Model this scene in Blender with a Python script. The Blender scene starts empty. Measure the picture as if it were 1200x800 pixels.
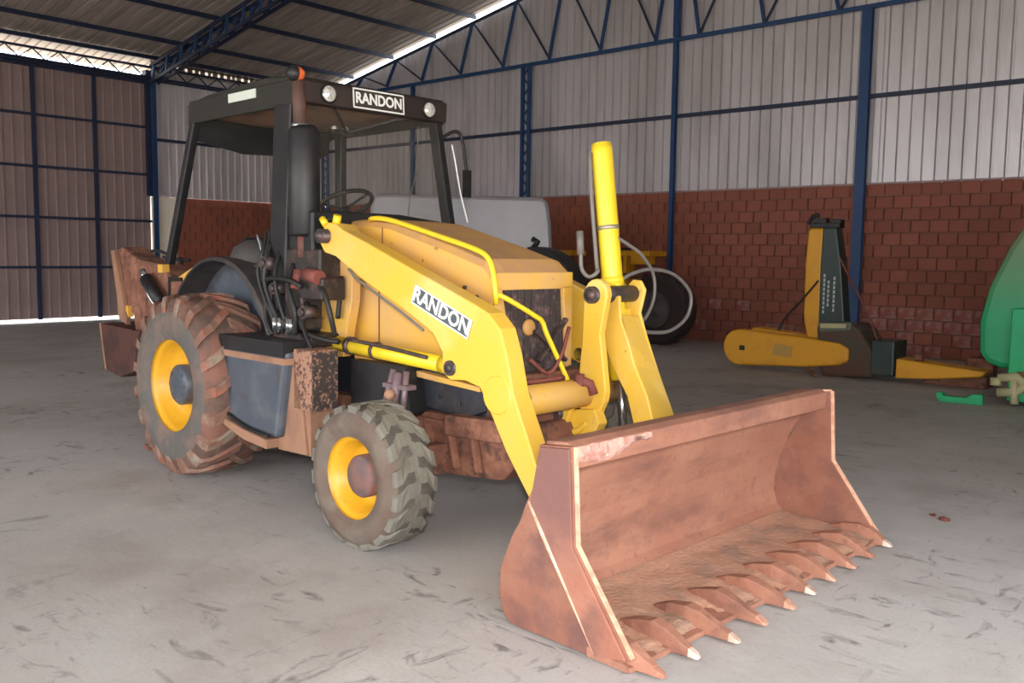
import bpy, bmesh, math, random
from mathutils import Vector, Matrix
random.seed(7)
PI = math.pi
SC = bpy.context.scene
COL = SC.collection

# ------------------------------------------------------------------ camera
F, YAW, PITCH, ROLL, CAM_H = 1071.93, 0.71852, 0.09463, 0.01306, 1.6
fw = Vector((-math.sin(YAW) * math.cos(PITCH), math.cos(YAW) * math.cos(PITCH), -math.sin(PITCH)))
r0 = Vector((math.cos(YAW), math.sin(YAW), 0)); u0 = r0.cross(fw)
rr = math.cos(ROLL) * r0 + math.sin(ROLL) * u0
uu = -math.sin(ROLL) * r0 + math.cos(ROLL) * u0
cam_d = bpy.data.cameras.new('camera'); cam = bpy.data.objects.new('camera', cam_d); COL.objects.link(cam)
m = Matrix((rr, uu, -fw)).transposed().to_4x4(); m.translation = Vector((0, 0, CAM_H))
cam.matrix_world = m
cam_d.sensor_width = 36; cam_d.lens = 36 * F / 1200; cam_d.clip_start = .05; cam_d.clip_end = 500
SC.camera = cam

# ------------------------------------------------------------------ world, lights, exposure
w = bpy.data.worlds.new('world'); SC.world = w; w.use_nodes = True
bg = w.node_tree.nodes['Background']
bg.inputs['Color'].default_value = (.93, .97, 1.0, 1); bg.inputs['Strength'].default_value = 5.2
sun_d = bpy.data.lights.new('sun', 'SUN'); sun_d.energy = 6.0; sun_d.angle = math.radians(.6); sun_d.color = (1, .93, .82)
sun = bpy.data.objects.new('sun', sun_d); COL.objects.link(sun)
sun.rotation_euler = Vector((.28, .45, -1)).to_track_quat('-Z', 'Y').to_euler()
# the flash unit on top of the photographer's camera
fl_d = bpy.data.lights.new('camera_flash', 'AREA'); fl_d.energy = 128; fl_d.shape = 'DISK'; fl_d.size = .12; fl_d.color = (1, .97, .93)
fl = bpy.data.objects.new('camera_flash', fl_d); COL.objects.link(fl)
fl.location = Vector((0, 0, CAM_H)) + uu * .16 + rr * .02
fl.rotation_euler = (fw + uu * .03).to_track_quat('-Z', 'Y').to_euler()
SC.view_settings.view_transform = 'Standard'; SC.view_settings.look = 'None'
SC.view_settings.exposure = 0.32; SC.view_settings.gamma = 1; SC.view_settings.use_curve_mapping = False

# ------------------------------------------------------------------ materials
def lin(r, g, b):
    f = lambda c: (c / 255 / 12.92) if c <= 10 else ((c / 255 + .055) / 1.055) ** 2.4
    return (f(r), f(g), f(b), 1)

def mat(name, col, rough=.6, metal=0.0, dirts=(), bump=0.0, bscale=30, spec=.5):
    """dirts: (colour, noise scale, low, high, strength[, stretch xyz])"""
    m = bpy.data.materials.new(name); m.use_nodes = True
    nt = m.node_tree; N = nt.nodes; L = nt.links
    b = N['Principled BSDF']
    b.inputs['Roughness'].default_value = rough; b.inputs['Metallic'].default_value = metal
    b.inputs['Specular IOR Level'].default_value = spec
    tc = N.new('ShaderNodeTexCoord')
    rgb = N.new('ShaderNodeRGB'); rgb.outputs[0].default_value = col
    cur = rgb.outputs[0]
    for i, d in enumerate(dirts):
        c, sc, lo, hi, st = d[:5]
        src = tc.outputs['Object']
        mp = N.new('ShaderNodeMapping'); mp.inputs['Location'].default_value = (i * 3.7, i * 1.3, i * 5.1)
        if len(d) > 5: mp.inputs['Scale'].default_value = d[5]
        L.new(src, mp.inputs[0])
        n = N.new('ShaderNodeTexNoise'); n.inputs['Scale'].default_value = sc; n.inputs['Detail'].default_value = 6; n.inputs['Roughness'].default_value = .62
        L.new(mp.outputs[0], n.inputs['Vector'])
        mr = N.new('ShaderNodeMapRange'); mr.inputs['From Min'].default_value = lo; mr.inputs['From Max'].default_value = hi
        mr.inputs['To Max'].default_value = st
        L.new(n.outputs['Fac'], mr.inputs['Value'])
        mx = N.new('ShaderNodeMix'); mx.data_type = 'RGBA'
        L.new(mr.outputs[0], mx.inputs[0]); L.new(cur, mx.inputs[6]); mx.inputs[7].default_value = c
        cur = mx.outputs[2]
    L.new(cur, b.inputs['Base Color'])
    if bump:
        n = N.new('ShaderNodeTexNoise'); n.inputs['Scale'].default_value = bscale; n.inputs['Detail'].default_value = 5
        L.new(tc.outputs['Object'], n.inputs['Vector'])
        bp = N.new('ShaderNodeBump'); bp.inputs['Strength'].default_value = bump; bp.inputs['Distance'].default_value = .02
        L.new(n.outputs['Fac'], bp.inputs['Height']); L.new(bp.outputs[0], b.inputs['Normal'])
    return m

def random_tint(m, amt=.25):
    """vary the base colour from object to object"""
    nt = m.node_tree; b = nt.nodes['Principled BSDF']
    src = b.inputs['Base Color'].links[0].from_socket
    oi = nt.nodes.new('ShaderNodeObjectInfo'); mr = nt.nodes.new('ShaderNodeMapRange')
    mr.inputs['To Min'].default_value = 1 - amt; mr.inputs['To Max'].default_value = 1 + amt
    hs = nt.nodes.new('ShaderNodeHueSaturation')
    nt.links.new(oi.outputs['Random'], mr.inputs['Value']); nt.links.new(mr.outputs[0], hs.inputs['Value'])
    nt.links.new(src, hs.inputs['Color']); nt.links.new(hs.outputs[0], b.inputs['Base Color'])
    return m

DUST = lin(176, 146, 120)
YEL = mat('yellow_paint', lin(226, 180, 58), .42, 0, [(lin(218, 178, 98), 2.2, .42, .75, .75), (lin(236, 208, 134), 1.6, .5, .68, .7), (lin(120, 76, 36), 14, .66, .72, .8)], .05, 8)
YELD = mat('dusty_yellow_paint', lin(216, 166, 66), .55, 0, [(lin(202, 160, 108), 2.5, .38, .62, .8), (lin(110, 70, 40), 12, .66, .72, .8)], .05, 8)
HOODTOP = mat('dusty_hood_top', lin(205, 155, 85), .6, 0, [(lin(182, 140, 104), 2.5, .4, .6, .9)], .04, 8)
YCYL = mat('bright_yellow_paint', lin(230, 196, 42), .38, 0, [(lin(220, 182, 80), 4, .6, .75, .6)])
RUST = mat('rusty_steel', lin(130, 82, 64), .8, .0, [(lin(146, 100, 82), 3.0, .4, .66, .9), (lin(104, 70, 64), 4, .48, .66, .9), (lin(206, 172, 154), 28, .68, .76, .6)], .25, 26)
RUSTIN = mat('worn_bucket_inside', lin(150, 100, 80), .8, .0, [(lin(166, 118, 96), 2.0, .4, .66, .9), (lin(122, 82, 70), 3.2, .5, .66, .9, (1, .5, 1.4)), (lin(118, 80, 70), 22, .56, .7, .6), (lin(220, 190, 172), 30, .7, .78, .6)], .3, 22)
RUSTTOP = mat('dark_rusty_steel', lin(134, 88, 80), .7, 0, [(lin(112, 76, 78), 4, .45, .6, .8), (lin(170, 128, 110), 12, .58, .7, .6)], .2, 30)
LITEDGE = mat('lit_worn_edge', lin(222, 178, 150), .45, .1, [(lin(190, 130, 105), 18, .45, .6, .7)])  # pale tone holds both wear and the light that edges catch
TIP = mat('worn_tooth_steel', lin(206, 184, 168), .45, .2, [(lin(176, 122, 98), 14, .45, .65, .8)])
TIPD = mat('rusty_tooth_tip', lin(184, 140, 118), .5, .1, [(lin(160, 104, 82), 14, .45, .62, .8)])
BROWN = mat('mud_caked_frame', lin(118, 76, 60), .9, 0, [(lin(152, 104, 82), 6, .45, .62, .9), (lin(58, 42, 38), 9, .52, .66, .8)], .6, 18)
BLACK = mat('black_paint', lin(24, 23, 25), .5, 0, [(lin(66, 58, 52), 5, .5, .8, .5)])
BLACKB = mat('black_canopy_fascia', lin(42, 32, 30), .55, 0, [(lin(66, 50, 44), 4, .45, .75, .6)])
OLIVE = mat('dull_olive_black', lin(34, 32, 26), .6, 0, [(lin(52, 47, 40), 5, .5, .8, .5)])
LINER = mat('dusty_tan_headliner', lin(128, 94, 70), .9, 0, [(lin(84, 62, 50), 3, .45, .65, .8)])
GREYB = mat('blue_grey_panel', lin(74, 80, 90), .45, 0, [(lin(112, 112, 114), 4, .5, .72, .7), (lin(78, 60, 50), 6, .58, .72, .8)])
DKBLUE = mat('dark_engine_metal', lin(44, 46, 54), .55, .1, [(lin(74, 64, 60), 7, .5, .7, .7)], .2, 30)
TYRE_R = mat('muddy_rubber', lin(92, 72, 64), .9, 0, [(lin(126, 86, 72), 3.5, .42, .58, .95), (lin(122, 106, 92), 5, .55, .68, .8)], .35, 30)
LUG_R = mat('mud_coated_lug', lin(122, 88, 74), .9, 0, [(lin(142, 130, 114), 4, .48, .62, .9), (lin(156, 88, 68), 6, .52, .66, .9)], .3, 35)
TYRE_W = mat('grey_rubber_sidewall', lin(92, 88, 84), .85, 0, [(lin(124, 100, 88), 5, .45, .62, .8)], .15, 40)
TYRE_F = mat('dusty_rubber', lin(78, 72, 66), .9, 0, [(lin(108, 98, 88), 5, .42, .62, .8)], .2, 40)
SIDE_F = mat('dusty_brown_sidewall', lin(104, 92, 82), .9, 0, [(lin(96, 76, 66), 3, .42, .6, .9), (lin(118, 108, 96), 6, .5, .68, .7)], .15, 40)
LUG_F = mat('dusty_tread_block', lin(114, 110, 100), .9, 0, [(lin(96, 88, 78), 6, .5, .66, .7)], .2, 40)
RIM = mat('yellow_rim', lin(216, 158, 34), .4, 0, [(lin(190, 124, 76), 12, .6, .72, .8)])
RUBBER = mat('black_hose', lin(30, 28, 28), .55)
GHOSE = mat('grey_hose', lin(108, 102, 98), .5)
CHROME = mat('chrome_rod', lin(190, 192, 196), .18, .9)
PINM = mat('greasy_dark_pin', lin(70, 62, 62), .45, .3, [(lin(120, 84, 72), 20, .5, .65, .6)])
REDOX = mat('red_oxide', lin(120, 62, 54), .7, 0, [(lin(70, 50, 46), 20, .5, .65, .6)])
SPECK = mat('peeling_tan_paint', lin(156, 116, 94), .8, 0, [(lin(84, 50, 46), 42, .52, .56, .95)])
SPECKB = mat('mottled_black', lin(56, 46, 42), .8, 0, [(lin(150, 112, 92), 42, .54, .6, .95)])
SKIRT = mat('tan_dirty_plate', lin(154, 114, 90), .8, 0, [(lin(122, 88, 72), 4, .45, .65, .8)])
WHITE = mat('white_print', lin(236, 236, 232), .5)
PLATE = mat('dark_sign_plate', lin(58, 50, 46), .5)
PLATE2 = mat('slate_sign_plate', lin(76, 82, 86), .5)
GRILLE = mat('dusty_black_grille', lin(62, 52, 52), .8, 0, [(lin(112, 90, 84), 16, .5, .64, .8)], .6, 60)
ORANGE = mat('orange_lens', lin(232, 110, 60), .3)
LENS = mat('lamp_glass', lin(225, 222, 215), .15, .3, [(lin(150, 146, 140), 60, .5, .6, .8)])
TAN = mat('tan_badge', lin(196, 150, 88), .6)
BLUE = mat('blue_steel_paint', lin(30, 66, 112), .5, 0, [(lin(42, 78, 120), 3, .5, .7, .6)])
BLUED = mat('dark_blue_truss_paint', lin(30, 40, 66), .55)
GIRT = mat('dark_girt_paint', lin(40, 48, 74), .55)
SHEET = random_tint(mat('galvanised_sheet', lin(216, 210, 212), .42, .45, [(lin(192, 186, 186), 1.2, .45, .6, .8, (1, 1, .2))]), .05)
SHEETD = random_tint(mat('brownish_door_sheet', lin(158, 136, 134), .6, .1, [(lin(144, 124, 122), .8, .45, .6, .6)]), .04)
ROOFM = mat('roof_sheet', lin(182, 170, 162), .6, .1, [(lin(152, 140, 132), 1.2, .42, .62, .8, (.3, 2, 1))])
BRICK = random_tint(mat('red_clay_brick', lin(146, 86, 70), .85, 0, [(lin(156, 90, 70), 3, .42, .62, .8), (lin(126, 78, 68), 7, .5, .7, .7)], .3, 25), .13)
BRICKL = random_tint(mat('lime_stained_brick', lin(150, 86, 74), .85, 0, [(lin(182, 150, 140), 5, .46, .62, .8)], .3, 25), .15)
BRICKS_FAR = mat('red_clay_brick_far', lin(148, 86, 68), .85, 0, [(lin(164, 92, 68), 2, .42, .62, .8), (lin(124, 74, 62), 1.4, .5, .7, .7)], .3, 25)
MORTAR = mat('mortar', lin(130, 92, 80), .95)
SUNSTRIP = mat('painted_sunlit_render', lin(248, 238, 218), .8)  # near-white colour paints sunlight onto the wall beside the doors
SILVER = mat('pale_grey_car_paint', lin(142, 137, 142), .30, 0, [(lin(130, 124, 128), 2, .45, .6, .5)], spec=.5)
DGREEN = mat('dark_green_paint', lin(38, 54, 50), .45, 0, [(lin(70, 62, 52), 4, .5, .7, .6)])
OLIVEG = mat('muddy_green_casing', lin(74, 66, 56), .8, 0, [(lin(84, 54, 40), 3, .4, .6, .9)])
OCHRE = mat('ochre_yellow_paint', lin(214, 152, 24), .5, 0, [(lin(190, 128, 36), 3, .5, .7, .6)])
GREEN = mat('bright_green_paint', lin(26, 168, 104), .45, 0, [(lin(34, 140, 90), 1.2, .4, .6, .6)])
GREENT = mat('dusty_green_tank', lin(40, 160, 104), .5, 0, [(lin(30, 146, 94), 2, .4, .6, .6)])
def dust_top(m, z0, z1, col, amt=.85):
    nt = m.node_tree; b = nt.nodes['Principled BSDF']; src = b.inputs['Base Color'].links[0].from_socket
    tc = nt.nodes.new('ShaderNodeTexCoord'); sx = nt.nodes.new('ShaderNodeSeparateXYZ'); mr = nt.nodes.new('ShaderNodeMapRange'); mx = nt.nodes.new('ShaderNodeMix'); mx.data_type = 'RGBA'
    mr.inputs['From Min'].default_value = z0; mr.inputs['From Max'].default_value = z1; mr.inputs['To Max'].default_value = amt
    nt.links.new(tc.outputs['Object'], sx.inputs[0]); nt.links.new(sx.outputs['Z'], mr.inputs['Value']); nt.links.new(mr.outputs[0], mx.inputs[0]); nt.links.new(src, mx.inputs[6]); mx.inputs[7].default_value = col
    nt.links.new(mx.outputs[2], b.inputs['Base Color'])
dust_top(GREENT, .95, 1.9, lin(112, 118, 88))
STAINED = mat('stained_rusty_plate', lin(146, 92, 74), .8, .0, [(lin(160, 110, 90), 3.0, .4, .66, .9), (lin(110, 76, 68), 4, .5, .66, .8), (lin(206, 172, 154), 28, .68, .76, .6)], .25, 26)
dust_top(STAINED, .30, .56, lin(104, 74, 72), .75)
BONE = mat('bare_cream_casting', lin(176, 170, 130), .7)
SOIL = mat('outdoor_ground', lin(196, 188, 176), .95)

def glass_mat():
    m = bpy.data.materials.new('cab_glass'); m.use_nodes = True; nt = m.node_tree; N = nt.nodes; L = nt.links
    N.remove(N['Principled BSDF']); out = N['Material Output']
    t = N.new('ShaderNodeBsdfTransparent'); t.inputs[0].default_value = (.9, .9, .88, 1)
    g = N.new('ShaderNodeBsdfGlossy'); g.inputs['Roughness'].default_value = .08
    d = N.new('ShaderNodeBsdfDiffuse'); d.inputs[0].default_value = lin(190, 180, 165)
    a = N.new('ShaderNodeMixShader'); a.inputs[0].default_value = .5; L.new(g.outputs[0], a.inputs[1]); L.new(d.outputs[0], a.inputs[2])
    x = N.new('ShaderNodeMixShader'); x.inputs[0].default_value = .08; L.new(t.outputs[0], x.inputs[1]); L.new(a.outputs[0], x.inputs[2])
    L.new(x.outputs[0], out.inputs[0]); return m
GLASS = glass_mat()

def floor_mat():
    m = bpy.data.materials.new('dusty_concrete'); m.use_nodes = True; nt = m.node_tree; N = nt.nodes; L = nt.links
    b = N['Principled BSDF']; b.inputs['Roughness'].default_value = .85
    tc = N.new('ShaderNodeTexCoord')
    def noise(sc, det=6, scale=None, rot=0, loc=(0, 0, 0), dist=0):
        mp = N.new('ShaderNodeMapping'); mp.inputs['Location'].default_value = loc
        if scale: mp.inputs['Scale'].default_value = scale
        mp.inputs['Rotation'].default_value = (0, 0, rot)
        L.new(tc.outputs['Object'], mp.inputs[0])
        n = N.new('ShaderNodeTexNoise'); n.inputs['Scale'].default_value = sc; n.inputs['Detail'].default_value = det; n.inputs['Roughness'].default_value = .6; n.inputs['Distortion'].default_value = dist
        L.new(mp.outputs[0], n.inputs['Vector']); return n.outputs['Fac']
    def rng(s, lo, hi, to=1.0):
        r = N.new('ShaderNodeMapRange'); r.inputs['From Min'].default_value = lo; r.inputs['From Max'].default_value = hi; r.inputs['To Max'].default_value = to
        L.new(s, r.inputs['Value']); return r.outputs[0]
    def mix(f, a, c):
        x = N.new('ShaderNodeMix'); x.data_type = 'RGBA'; L.new(f, x.inputs[0]); L.new(a, x.inputs[6]); x.inputs[7].default_value = c; return x.outputs[2]
    def mul(a, c):
        x = N.new('ShaderNodeMath'); x.operation = 'MULTIPLY'; L.new(a, x.inputs[0]); L.new(c, x.inputs[1]); return x.outputs[0]
    rgb = N.new('ShaderNodeRGB'); rgb.outputs[0].default_value = lin(182, 178, 176)
    c = rgb.outputs[0]
    c = mix(rng(noise(.35, 5), .42, .62, .55), c, lin(160, 150, 144))
    c = mix(rng(noise(1.6, 8), .5, .72, .45), c, lin(200, 194, 190))
    c = mix(rng(noise(.9, 6, loc=(9, 4, 0)), .52, .66, .5), c, lin(150, 140, 134))
    # scuffs and tyre marks: short dark strokes in patches
    st = rng(noise(4.5, 5, (.6, 1.9, 1), .45, dist=1.2), .575, .67)
    pa = rng(noise(.7, 3, loc=(3, 8, 0)), .43, .58)
    c = mix(mul(mul(st, pa), rng(noise(9, 4), .3, .6, .8)), c, lin(92, 88, 88))
    st2 = rng(noise(5.5, 5, (1.7, .6, 1), .7, (5, 1, 0), 1.3), .585, .68)
    pa2 = rng(noise(.8, 3, loc=(13, 2, 0)), .44, .58)
    c = mix(mul(mul(st2, pa2), rng(noise(8, 4), .3, .6, .75)), c, lin(92, 88, 88))
    c = mix(rng(noise(34, 2, loc=(1, 1, 0)), .76, .79, .5), c, lin(215, 210, 205))
    c = mix(rng(noise(60, 4), .5, .8, .25), c, lin(110, 100, 94))
    L.new(c, b.inputs['Base Color'])
    bp = N.new('ShaderNodeBump'); bp.inputs['Strength'].default_value = .25; bp.inputs['Distance'].default_value = .01
    L.new(noise(14, 8), bp.inputs['Height']); L.new(bp.outputs[0], b.inputs['Normal'])
    return m
FLOOR = floor_mat()

# ------------------------------------------------------------------ mesh builder
class MB:
    def __init__(s): s.v = []; s.f = []; s.mi = []; s.sm = []; s.cur = 0; s.smooth = False; s.part = []; s.np = 0
    def add(s, vs, fs, smooth=None):
        o = len(s.v); s.v += [tuple(p) for p in vs]; s.part.append((o, len(s.v)))
        for f in fs: s.f.append(tuple(i + o for i in f)); s.mi.append(s.cur); s.sm.append(s.smooth if smooth is None else smooth)
        return s
    def box(s, x0, x1, y0, y1, z0, z1):
        v = [(x, y, z) for x in (x0, x1) for y in (y0, y1) for z in (z0, z1)]
        return s.add(v, [(0, 1, 3, 2), (4, 6, 7, 5), (0, 4, 5, 1), (2, 3, 7, 6), (0, 2, 6, 4), (1, 5, 7, 3)])
    def bar(s, p, q, w, h=None, up=(0, 0, 1)):
        p = Vector(p); q = Vector(q); h = h or w; d = (q - p).normalized(); u = Vector(up)
        if abs(d.dot(u)) > .98: u = Vector((1, 0, 0))
        a = d.cross(u).normalized() * w / 2; b = a.cross(d).normalized() * h / 2
        v = [e + i * a + j * b for e in (p, q) for i, j in ((-1, -1), (1, -1), (1, 1), (-1, 1))]
        return s.add(v, [(3, 2, 1, 0), (4, 5, 6, 7), (0, 1, 5, 4), (1, 2, 6, 5), (2, 3, 7, 6), (3, 0, 4, 7)])
    def tube(s, pts, r, n=10, caps=True, smooth=True):
        P = [Vector(p) for p in pts]; rs = r if isinstance(r, (list, tuple)) else [r] * len(P)
        vs = []; u = None
        for i, p in enumerate(P):
            d = (P[min(i + 1, len(P) - 1)] - P[max(i - 1, 0)]).normalized()
            if u is None:
                u = d.orthogonal().normalized()
            u = (u - d * u.dot(d)).normalized(); w_ = d.cross(u)
            for k in range(n):
                a = 2 * PI * k / n; vs.append(p + (u * math.cos(a) + w_ * math.sin(a)) * rs[i])
        fs = []
        for i in range(len(P) - 1):
            for k in range(n):
                a, b = i * n + k, i * n + (k + 1) % n
                fs.append((a, b, b + n, a + n))
        s.add(vs, fs, smooth)
        if caps:
            o = len(s.v) - len(vs)
            for base, rev in ((0, True), ((len(P) - 1) * n, False)):
                f = [o + base + k for k in range(n)]
                if rev: f.reverse()
                s.f.append(tuple(f)); s.mi.append(s.cur); s.sm.append(False)
        return s
    def cyl(s, p, q, r, n=20): return s.tube([p, q], r, n)
    def lathe(s, prof, c, axis='y', n=40, closed=False, smooth=True):
        """prof: (radius, offset along axis)"""
        vs = []
        for r, o in prof:
            for k in range(n):
                a = 2 * PI * k / n; A, B = r * math.cos(a), r * math.sin(a)
                v = {'y': (A, o, B), 'x': (o, A, B), 'z': (A, B, o)}[axis]
                vs.append((c[0] + v[0], c[1] + v[1], c[2] + v[2]))
        fs = []; m_ = len(prof)
        for i in range(m_ if closed else m_ - 1):
            j = (i + 1) % m_
            for k in range(n):
                k2 = (k + 1) % n
                fs.append((i * n + k, i * n + k2, j * n + k2, j * n + k))
        return s.add(vs, fs, smooth)
    def prism(s, poly, lo, hi, plane='xz'):
        n = len(poly)
        def P(a, b, t): return {'xz': (a, t, b), 'yz': (t, a, b), 'xy': (a, b, t)}[plane]
        vs = [P(a, b, lo) for a, b in poly] + [P(a, b, hi) for a, b in poly]
        fs = [tuple(range(n)), tuple(range(2 * n - 1, n - 1, -1))] + [(i, i + n, (i + 1) % n + n, (i + 1) % n) for i in range(n)]
        return s.add(vs, fs, False)
    def sweep(s, prof, lo, hi, th):
        """open profile (x,z) swept along y with thickness th (towards the profile's left)"""
        n = len(prof); off = []
        for i in range(n):
            a = Vector(prof[max(i - 1, 0)]); b = Vector(prof[min(i + 1, n - 1)]); d = (b - a).normalized()
            off.append((prof[i][0] - d.y * th, prof[i][1] + d.x * th))
        poly = list(prof) + off[::-1]
        vs = []; fs = []
        vs = [(x, lo, z) for x, z in poly] + [(x, hi, z) for x, z in poly]; N_ = len(poly)
        for i in range(N_): fs.append((i, i + N_, (i + 1) % N_ + N_, (i + 1) % N_))
        for i in range(n - 1):
            j = N_ - 1 - i
            fs.append((i, i + 1, j - 1, j)); fs.append((i + N_, j + N_, j - 1 + N_, i + 1 + N_))
        return s.add(vs, fs, False)
    def clusters(s):
        """groups of the added shapes whose bounding boxes touch"""
        B = []
        for a, b in s.part:
            P_ = s.v[a:b]; B.append([min(p[k] for p in P_) - .004 for k in range(3)] + [max(p[k] for p in P_) + .004 for k in range(3)])
        n = len(B); lab = list(range(n))
        def find(i):
            while lab[i] != i: i = lab[i]
            return i
        for i in range(n):
            for j in range(i):
                if all(B[i][k] <= B[j][k + 3] and B[j][k] <= B[i][k + 3] for k in range(3)): lab[find(i)] = find(j)
        g = {}
        for i in range(n): g.setdefault(find(i), []).append(i)
        return list(g.values())
    def build(s, name, mats, parent=None, bevel=0, loc=None, keep=False):
        """links ONE mesh object per connected piece; returns the first"""
        cl = [] if keep or len(s.part) > 40 else s.clusters()
        if len(cl) > 1:
            first = None
            for c_ in cl:
                m2 = MB(); rng_ = [s.part[i] for i in c_]; mp = {}
                for a, b in rng_:
                    for i in range(a, b): mp[i] = len(m2.v); m2.v.append(s.v[i])
                for f, mi, sm in zip(s.f, s.mi, s.sm):
                    if f[0] in mp: m2.f.append(tuple(mp[i] for i in f)); m2.mi.append(mi); m2.sm.append(sm)
                o = m2.build(name, mats, parent, bevel, loc, keep=True)
                first = first or o
            return first
        me = bpy.data.meshes.new(name); me.from_pydata([tuple(p) for p in s.v], [], s.f)
        for m_ in (mats if isinstance(mats, (list, tuple)) else [mats]): me.materials.append(m_)
        me.polygons.foreach_set('material_index', s.mi); me.polygons.foreach_set('use_smooth', s.sm)
        bm = bmesh.new(); bm.from_mesh(me)
        bmesh.ops.recalc_face_normals(bm, faces=bm.faces[:]); bm.to_mesh(me); bm.free()
        me.update()
        o = bpy.data.objects.new(name, me); COL.objects.link(o)
        if parent: o.parent = parent
        if loc: o.location = loc
        if bevel:
            b = o.modifiers.new('bevel', 'BEVEL'); b.width = bevel; b.segments = 2; b.limit_method = 'ANGLE'; b.angle_limit = math.radians(35)
        return o

def tag(o, label=None, cat=None, group=None, kind=None):
    if label: o['label'] = label
    if cat: o['category'] = cat
    if group: o['group'] = group
    if kind: o['kind'] = kind
    return o
def empty(name, loc=(0, 0, 0), rz=0, **k):
    o = bpy.data.objects.new(name, None); COL.objects.link(o); o.location = loc; o.rotation_euler = (0, 0, rz); o.empty_display_size = .2
    return tag(o, **k)
def curve(pts, n=6):
    """Catmull-Rom through points"""
    P = [Vector(p) for p in pts]; P = [2 * P[0] - P[1]] + P + [2 * P[-1] - P[-2]]; out = []
    for i in range(1, len(P) - 2):
        for k in range(n):
            t = k / n; a, b, c, d = P[i - 1:i + 3]
            out.append(.5 * ((2 * b) + (c - a) * t + (2 * a - 5 * b + 4 * c - d) * t * t + (3 * b - a - 3 * c + d) * t ** 3))
    out.append(P[-2]); return out
def copy_one(o, parent=None, name=None):
    c = o.copy(); COL.objects.link(c)
    if parent: c.parent = parent
    return c
def copy_tree(o, parent=None):
    c = o.copy(); COL.objects.link(c); c.parent = parent
    for ch in list(o.children): copy_tree(ch, c)
    return c
def text_mesh(txt, size, name, material, parent, mw, depth=.002, bold=.006, xscale=1.0):
    cu = bpy.data.curves.new(name, 'FONT'); cu.body = txt; cu.size = size; cu.extrude = depth; cu.offset = bold * size
    cu.align_x = 'CENTER'; cu.align_y = 'CENTER'; cu.resolution_u = 3
    t = bpy.data.objects.new('tmp', cu); COL.objects.link(t)
    me = bpy.data.meshes.new_from_object(t.evaluated_get(bpy.context.evaluated_depsgraph_get()))
    bpy.data.objects.remove(t); me.transform(Matrix.Diagonal((xscale, 1, 1, 1))); me.transform(mw); me.materials.clear(); me.materials.append(material)
    o = bpy.data.objects.new(name, me); COL.objects.link(o); o.parent = parent; return o

# ------------------------------------------------------------------ building shell
XL, YG, XR, YF = -20.7, 15.7, 1.6, -7.0       # left wall, gable wall, right side, front side
XM = -9.54                                    # ridge
ZB = 2.86                                     # top of brickwork
def roof_z(x): return 5.97 + .193 * ((x - XL) if x <= XM else (2 * XM - XL - x))

fl_o = MB().box(XL - .25, XR + .25, YF - .2, YG + .25, -.2, 0).build('floor', FLOOR); tag(fl_o, kind='structure')
g = MB().box(-70, 60, -60, 70, -.42, -.205).build('ground_outside', SOIL); tag(g, kind='structure')
aps = MB().box(XL - 8, XL - .25, -6, YG + 4, -.2, -.004).build('apron_outside', SOIL); tag(aps, kind='structure')

# corrugated sheets: trapezoidal rib every 0.205 m
RP = .205
def rib_profile(n):
    out = []
    for i in range(n):
        o = i * RP
        out += [(o, 0), (o + .016, -.042), (o + .040, -.042), (o + .056, 0)]
    out.append((n * RP, 0)); return out
def sheet_gable(x0, n, z0, parent, matl, zcap=None):
    m_ = MB(); pr = rib_profile(n); v = []
    for a, d in pr:
        x = x0 + a; zt = min(roof_z(x) - .14, zcap or 99)
        v += [(x, YG + .03 - d, z0), (x, YG + .03 - d, zt)]
    m_.add(v, [(2 * i, 2 * i + 2, 2 * i + 3, 2 * i + 1) for i in range(len(pr) - 1)])
    o = m_.build('metal_sheet', matl, parent); s = o.modifiers.new('t', 'SOLIDIFY'); s.thickness = .004; return o
wb = MB().box(XL - .1, XR + .1, YG + .05, YG + .22, 0, ZB - .02).build('wall_back', MORTAR); tag(wb, kind='structure')
n_s = 22
for i in range(22):
    x0 = XL - .05 + i * 5 * RP
    sheet_gable(x0, 5, ZB + .01, wb, SHEET)
# bricks
BH, BL = ZB / 14, .295
brick_meshes = []
for k in range(3):
    m_ = MB(); e = .004 * (k - 1)
    m_.box(-BL / 2 + .008, BL / 2 - .008, -.03 + e, .08, .007, BH - .007)
    o = m_.build('brick', BRICK); 
    b = o.modifiers.new('b', 'BEVEL'); b.width = .006; b.segments = 1
    me = bpy.data.meshes.new_from_object(o.evaluated_get(bpy.context.evaluated_depsgraph_get())); bpy.data.objects.remove(o)
    brick_meshes.append(me)
lime_meshes = []
for me in brick_meshes:
    m2 = me.copy(); m2.materials[0] = BRICKL; lime_meshes.append(m2)
cells = []
nx = int((XR - XL) / BL)
for r in range(14):
    for i in range(-1, nx + 1):
        x = XL + (i + .5 + .5 * (r % 2)) * BL
        if XL < x - BL / 2 and x + BL / 2 < XR: cells.append((x, r))
near = sorted([c_ for c_ in cells if c_[0] < -2.95 and c_[0] > -12], key=lambda c_: -c_[0])[:296]
ns = set(near); rest = MB()
for x, r in near:
    lime = r in (2, 3) and -6.2 < x or (r < 4 and random.random() < .3)
    me = random.choice(lime_meshes if lime else brick_meshes)
    o = bpy.data.objects.new('brick', me); COL.objects.link(o); o.parent = wb
    o.location = (x, YG + .045, r * BH)
for x, r in cells:
    if (x, r) in ns: continue
    e = random.uniform(-.004, .004)
    rest.box(x - BL / 2 + .008, x + BL / 2 - .008, YG + .012 + e, YG + .06, r * BH + .007, (r + 1) * BH - .007)
o = rest.build('brick', BRICKS_FAR, wb, keep=True); tag(o, kind='stuff')
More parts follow.
